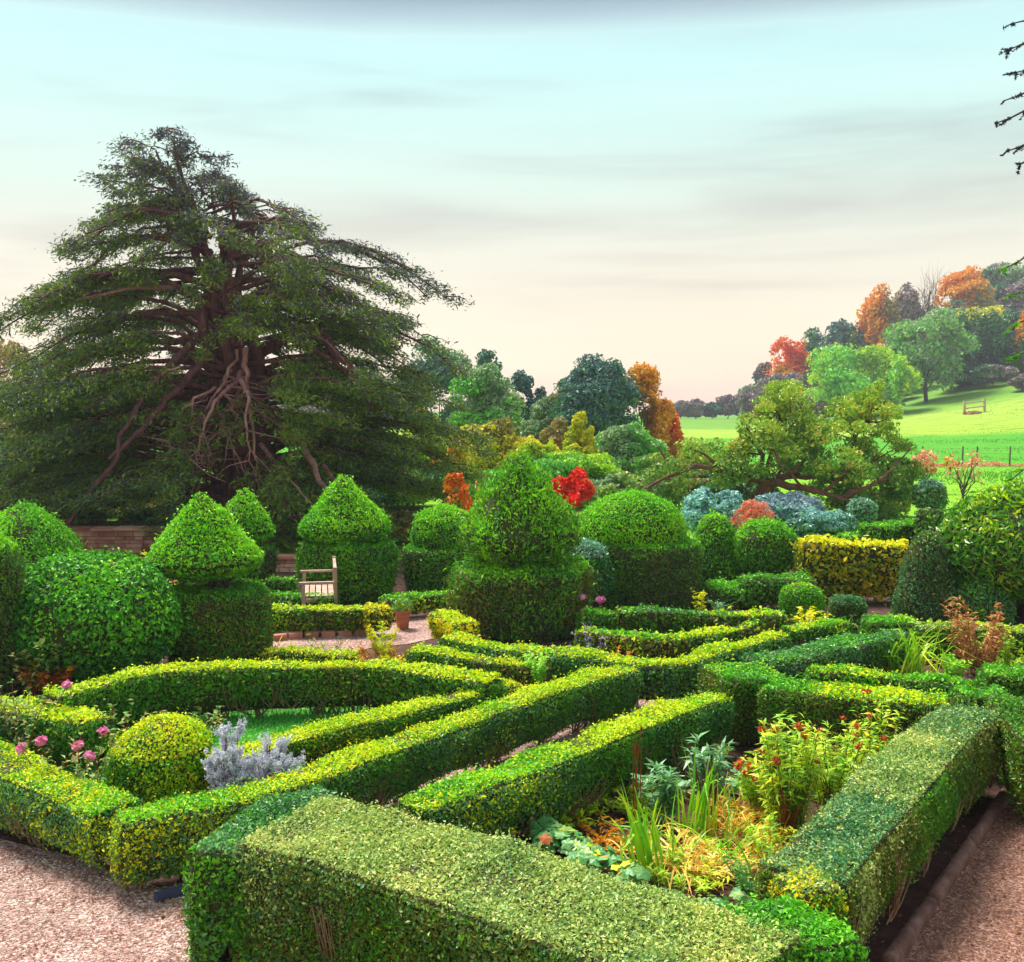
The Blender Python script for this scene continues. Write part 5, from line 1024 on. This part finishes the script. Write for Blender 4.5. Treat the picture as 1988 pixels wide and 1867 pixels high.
M_peb2 = leaf_mat('brown_pebble_stone', [(.12,.05,.03),(.24,.11,.07),(.36,.19,.13),(.55,.38,.30)], 3, tr=0, gain=1.0, rough=.7)
pebbles('loose_gravel', 'pinkish loose pebbles on the path at the lower left', [(-150,1620),(190,1690),(320,1735),(420,1700),(500,1800),(400,2050),(-300,2050)], 26000, .011, M_peb)
pebbles('loose_gravel', 'brown loose pebbles on the side path at the lower right', [(1735,1885),(1962,1540),(2060,1540),(2150,1950),(1735,1950)], 16000, .010, M_peb2)
# grass blades on the lawn
poly = [G(*p) for p in [(150,1410),(400,1388),(700,1374),(850,1350),(700,1415),(560,1470),(400,1550),(230,1590),(120,1480)]]; a = np.array(poly); n = 42000; X = rng.uniform(a[:,0].min(), a[:,0].max(), n); Y = rng.uniform(a[:,1].min(), a[:,1].max(), n); k = inpoly(X, Y, poly); X, Y = X[k], Y[k]; n = len(X)
mb = MB(); leaves(mb, np.stack([X,Y,.03+0*X],1), np.tile([0,-.8,.3],(n,1)), .045, rng, 1.0, .22, 0, [0,0,1.], .75); o = part('lawn_grass', mb, leaf_mat('lawn_blades', [(.03,.17,.03),(.05,.24,.03),(.10,.32,.04)], 1.5)); tag(o, 'short vivid green grass of the small lawn', 'grass', kind='stuff')
# fallen leaves and bed litter
n = 5000; X = rng.uniform(-.6, 3.6, n); Y = rng.uniform(6.0, 11.5, n); poly = [G(*p) for p in [(800,1620),(1400,1440),(1850,1440),(1600,1700),(1500,1800),(1200,1780)]]; k = inpoly(X, Y, poly); X, Y = X[k], Y[k]; mb = MB(); leaves(mb, np.stack([X,Y,.02+0*X],1), np.tile([0,0,1.],(len(X),1)), .04, rng, 1.2, .5, 0); o = part('leaf_litter', mb, leaf_mat('fallen_leaf_litter', [(.10,.04,.025),(.24,.09,.05),(.40,.18,.08),(.18,.20,.04)], 3, gain=1.1)); tag(o, 'brown fallen leaves on the soil of the planted bed', 'leaf litter', kind='stuff')

for lab, px, yt, Yd, w in [('low dark bush closing the gap behind the wall under the yew', 120, 985, 29, 210), ('low dark bush behind the wall beside the parasol topiary', 290, 990, 29.5, 200), ('low dark bush between the narrow cone and the bench', 545, 985, 28.5, 150), ('low dark bush left of the rounded dome topiary', 790, 985, 29, 130)]:
    tree('shrub', lab, px, yt, Yd, w, (T_dkg, T_brn), 'wide', nl=14000, nc=40, low=-.1, cat='shrub')
# more growth in the planted bed
stalks('dead_stalks', 'dark red bare stems at the foot of the tall leafy perennial', 1520, 1655, 14, .5, .22, .008, M_redst)
stalks('dead_stalks', 'reddish brown stems under the yellowing perennial by the wide hedge', 1610, 1600, 10, .45, .22, .008, M_redst)
strap_clump('iris_clump', 'loose arching green leaves at the near right of the planted bed', 1440, 1700, 40, .5, .42, .018, (M_strap, M_straw), dead=.25, flop=.6, fr=.14)
rb = np.random.default_rng(77)
for i, (px, py, lm, sm, h, L, asp, lab) in enumerate([
  (1110,1600,M_herb,M_redst,.16,.05,.3,'low weedy green tuft in the soil near the yellow green hedge'),
  (1180,1640,M_oran,M_redst,.14,.05,.3,'rusty low growth between the round leaves and the nearest sword leaves'),
  (1230,1580,M_herb,M_straw,.18,.06,.25,'green and straw tuft left of the sword leaf clumps'),
  (1440,1620,M_oran,M_straw,.24,.07,.2,'orange brown tangle at the foot of the tall leafy perennial'),
  (1480,1560,M_herb,M_redst,.32,.07,.2,'yellow green leaves between the sword leaves and the tall perennial'),
  (1560,1700,M_oran,M_redst,.26,.07,.2,'rust coloured stems against the near end of the wide hedge'),
  (1590,1540,M_herb,M_redst,.45,.08,.2,'yellow green leafy stems behind the tall leafy perennial'),
  (1660,1520,M_oran,M_redst,.34,.07,.22,'orange tinged stems close to the wide grey green hedge'),
  (1350,1720,M_herb,M_straw,.20,.07,.2,'grassy green tuft at the foot of the sword leaves'),
  (1400,1700,M_straw,M_straw,.18,.09,.14,'straw heap right of the nearest sword leaves'),
  (1150,1560,M_rose,M_redst,.14,.05,.4,'small dull weeds along the foot of the yellow green hedge'),
  (1740,1470,M_herb,M_redst,.50,.08,.2,'green leafy stems at the far right corner of the planted bed'),
  (1310,1500,M_rose,M_redst,.20,.06,.3,'dull green weeds beneath the yellow green hedge end')]):
    bushy('low_herb' if h < .3 else 'perennial', lab, px, py, 26, h, .26, L, lm, sm, asp=asp, per=26, seedr=.22, srad=.004)
# tufts in the pasture and leaves blown on the paths
n = 26000; Y = 30 + 130*rb.random(n)**1.3; X = (A(1760,900,1)[0] + (A(2040,900,1)[0]-A(1760,900,1)[0])*rb.random(n))*Y; k = NZ(np.stack([X*.25, Y*.5, 0*X], 1)) + .6*rb.normal(size=n) > .55; X, Y = X[k], Y[k]
mb = MB(); leaves(mb, np.stack([X, Y, terr(X,Y)+.03], 1), np.tile([0,-.8,.5],(len(X),1)), .16, rb, .8, .35, 0, [0,0,1.], .6); o = part('grass_tufts', mb, leaf_mat('tuft_blades', [(.03,.16,.02),(.07,.24,.02),(.14,.30,.04)], .2)); tag(o, 'darker grass tufts scattered over the pasture', 'grass', kind='stuff')
def litter(name, label, poly, n, L):
    poly = [G(*p) for p in poly]; a = np.array(poly); X = rb.uniform(a[:,0].min(), a[:,0].max(), n); Y = rb.uniform(a[:,1].min(), a[:,1].max(), n); k = inpoly(X, Y, poly); X, Y = X[k], Y[k]
    k = NZ(np.stack([X*1.5, Y*1.5, 0*X], 1)) + rb.normal(size=len(X))*.8 > .2; X, Y = X[k], Y[k]; mb = MB(); leaves(mb, np.stack([X, Y, .026+0*X], 1), np.tile([0,0,1.],(len(X),1)), L, rb, 1.6, .55); o = part(name, mb, leaf_mat('fallen_leaf_litter', [(.1,.05,.03)], 3) if False else MATS['fallen_leaf_litter']); tag(o, label, 'leaf litter', kind='stuff')
litter('leaf_litter', 'brown fallen leaves along the foot of the left hedges on the gravel', [(-60,1632),(190,1690),(320,1735),(400,1705),(440,1790),(300,1790),(120,1735),(-60,1690)], 2600, .028)
litter('leaf_litter', 'brown leaves and clippings strewn over the lower left gravel', [(-150,1650),(420,1740),(500,1900),(-200,1900)], 900, .024)
litter('leaf_litter', 'fallen leaves scattered on the brown side path and below the wide hedge', [(1660,1880),(1900,1540),(2000,1540),(2100,1900)], 2200, .026)

# ------------------------------------------------------------------ air
hm = bpy.data.materials.new('haze'); hm.use_nodes = True; nt = hm.node_tree; nt.nodes.clear()
vp = nt.nodes.new('ShaderNodeVolumePrincipled'); vp.inputs['Color'].default_value = (.84,.86,1.0,1); vp.inputs['Density'].default_value = .0005; vp.inputs['Anisotropy'].default_value = .2
ho = nt.nodes.new('ShaderNodeOutputMaterial'); nt.links.new(vp.outputs[0], ho.inputs['Volume'])
mb = MB(); box(mb, (0, 207.5, 25.5), (900, 441, 58)); o = part('haze', mb, hm); o['kind'] = 'stuff'
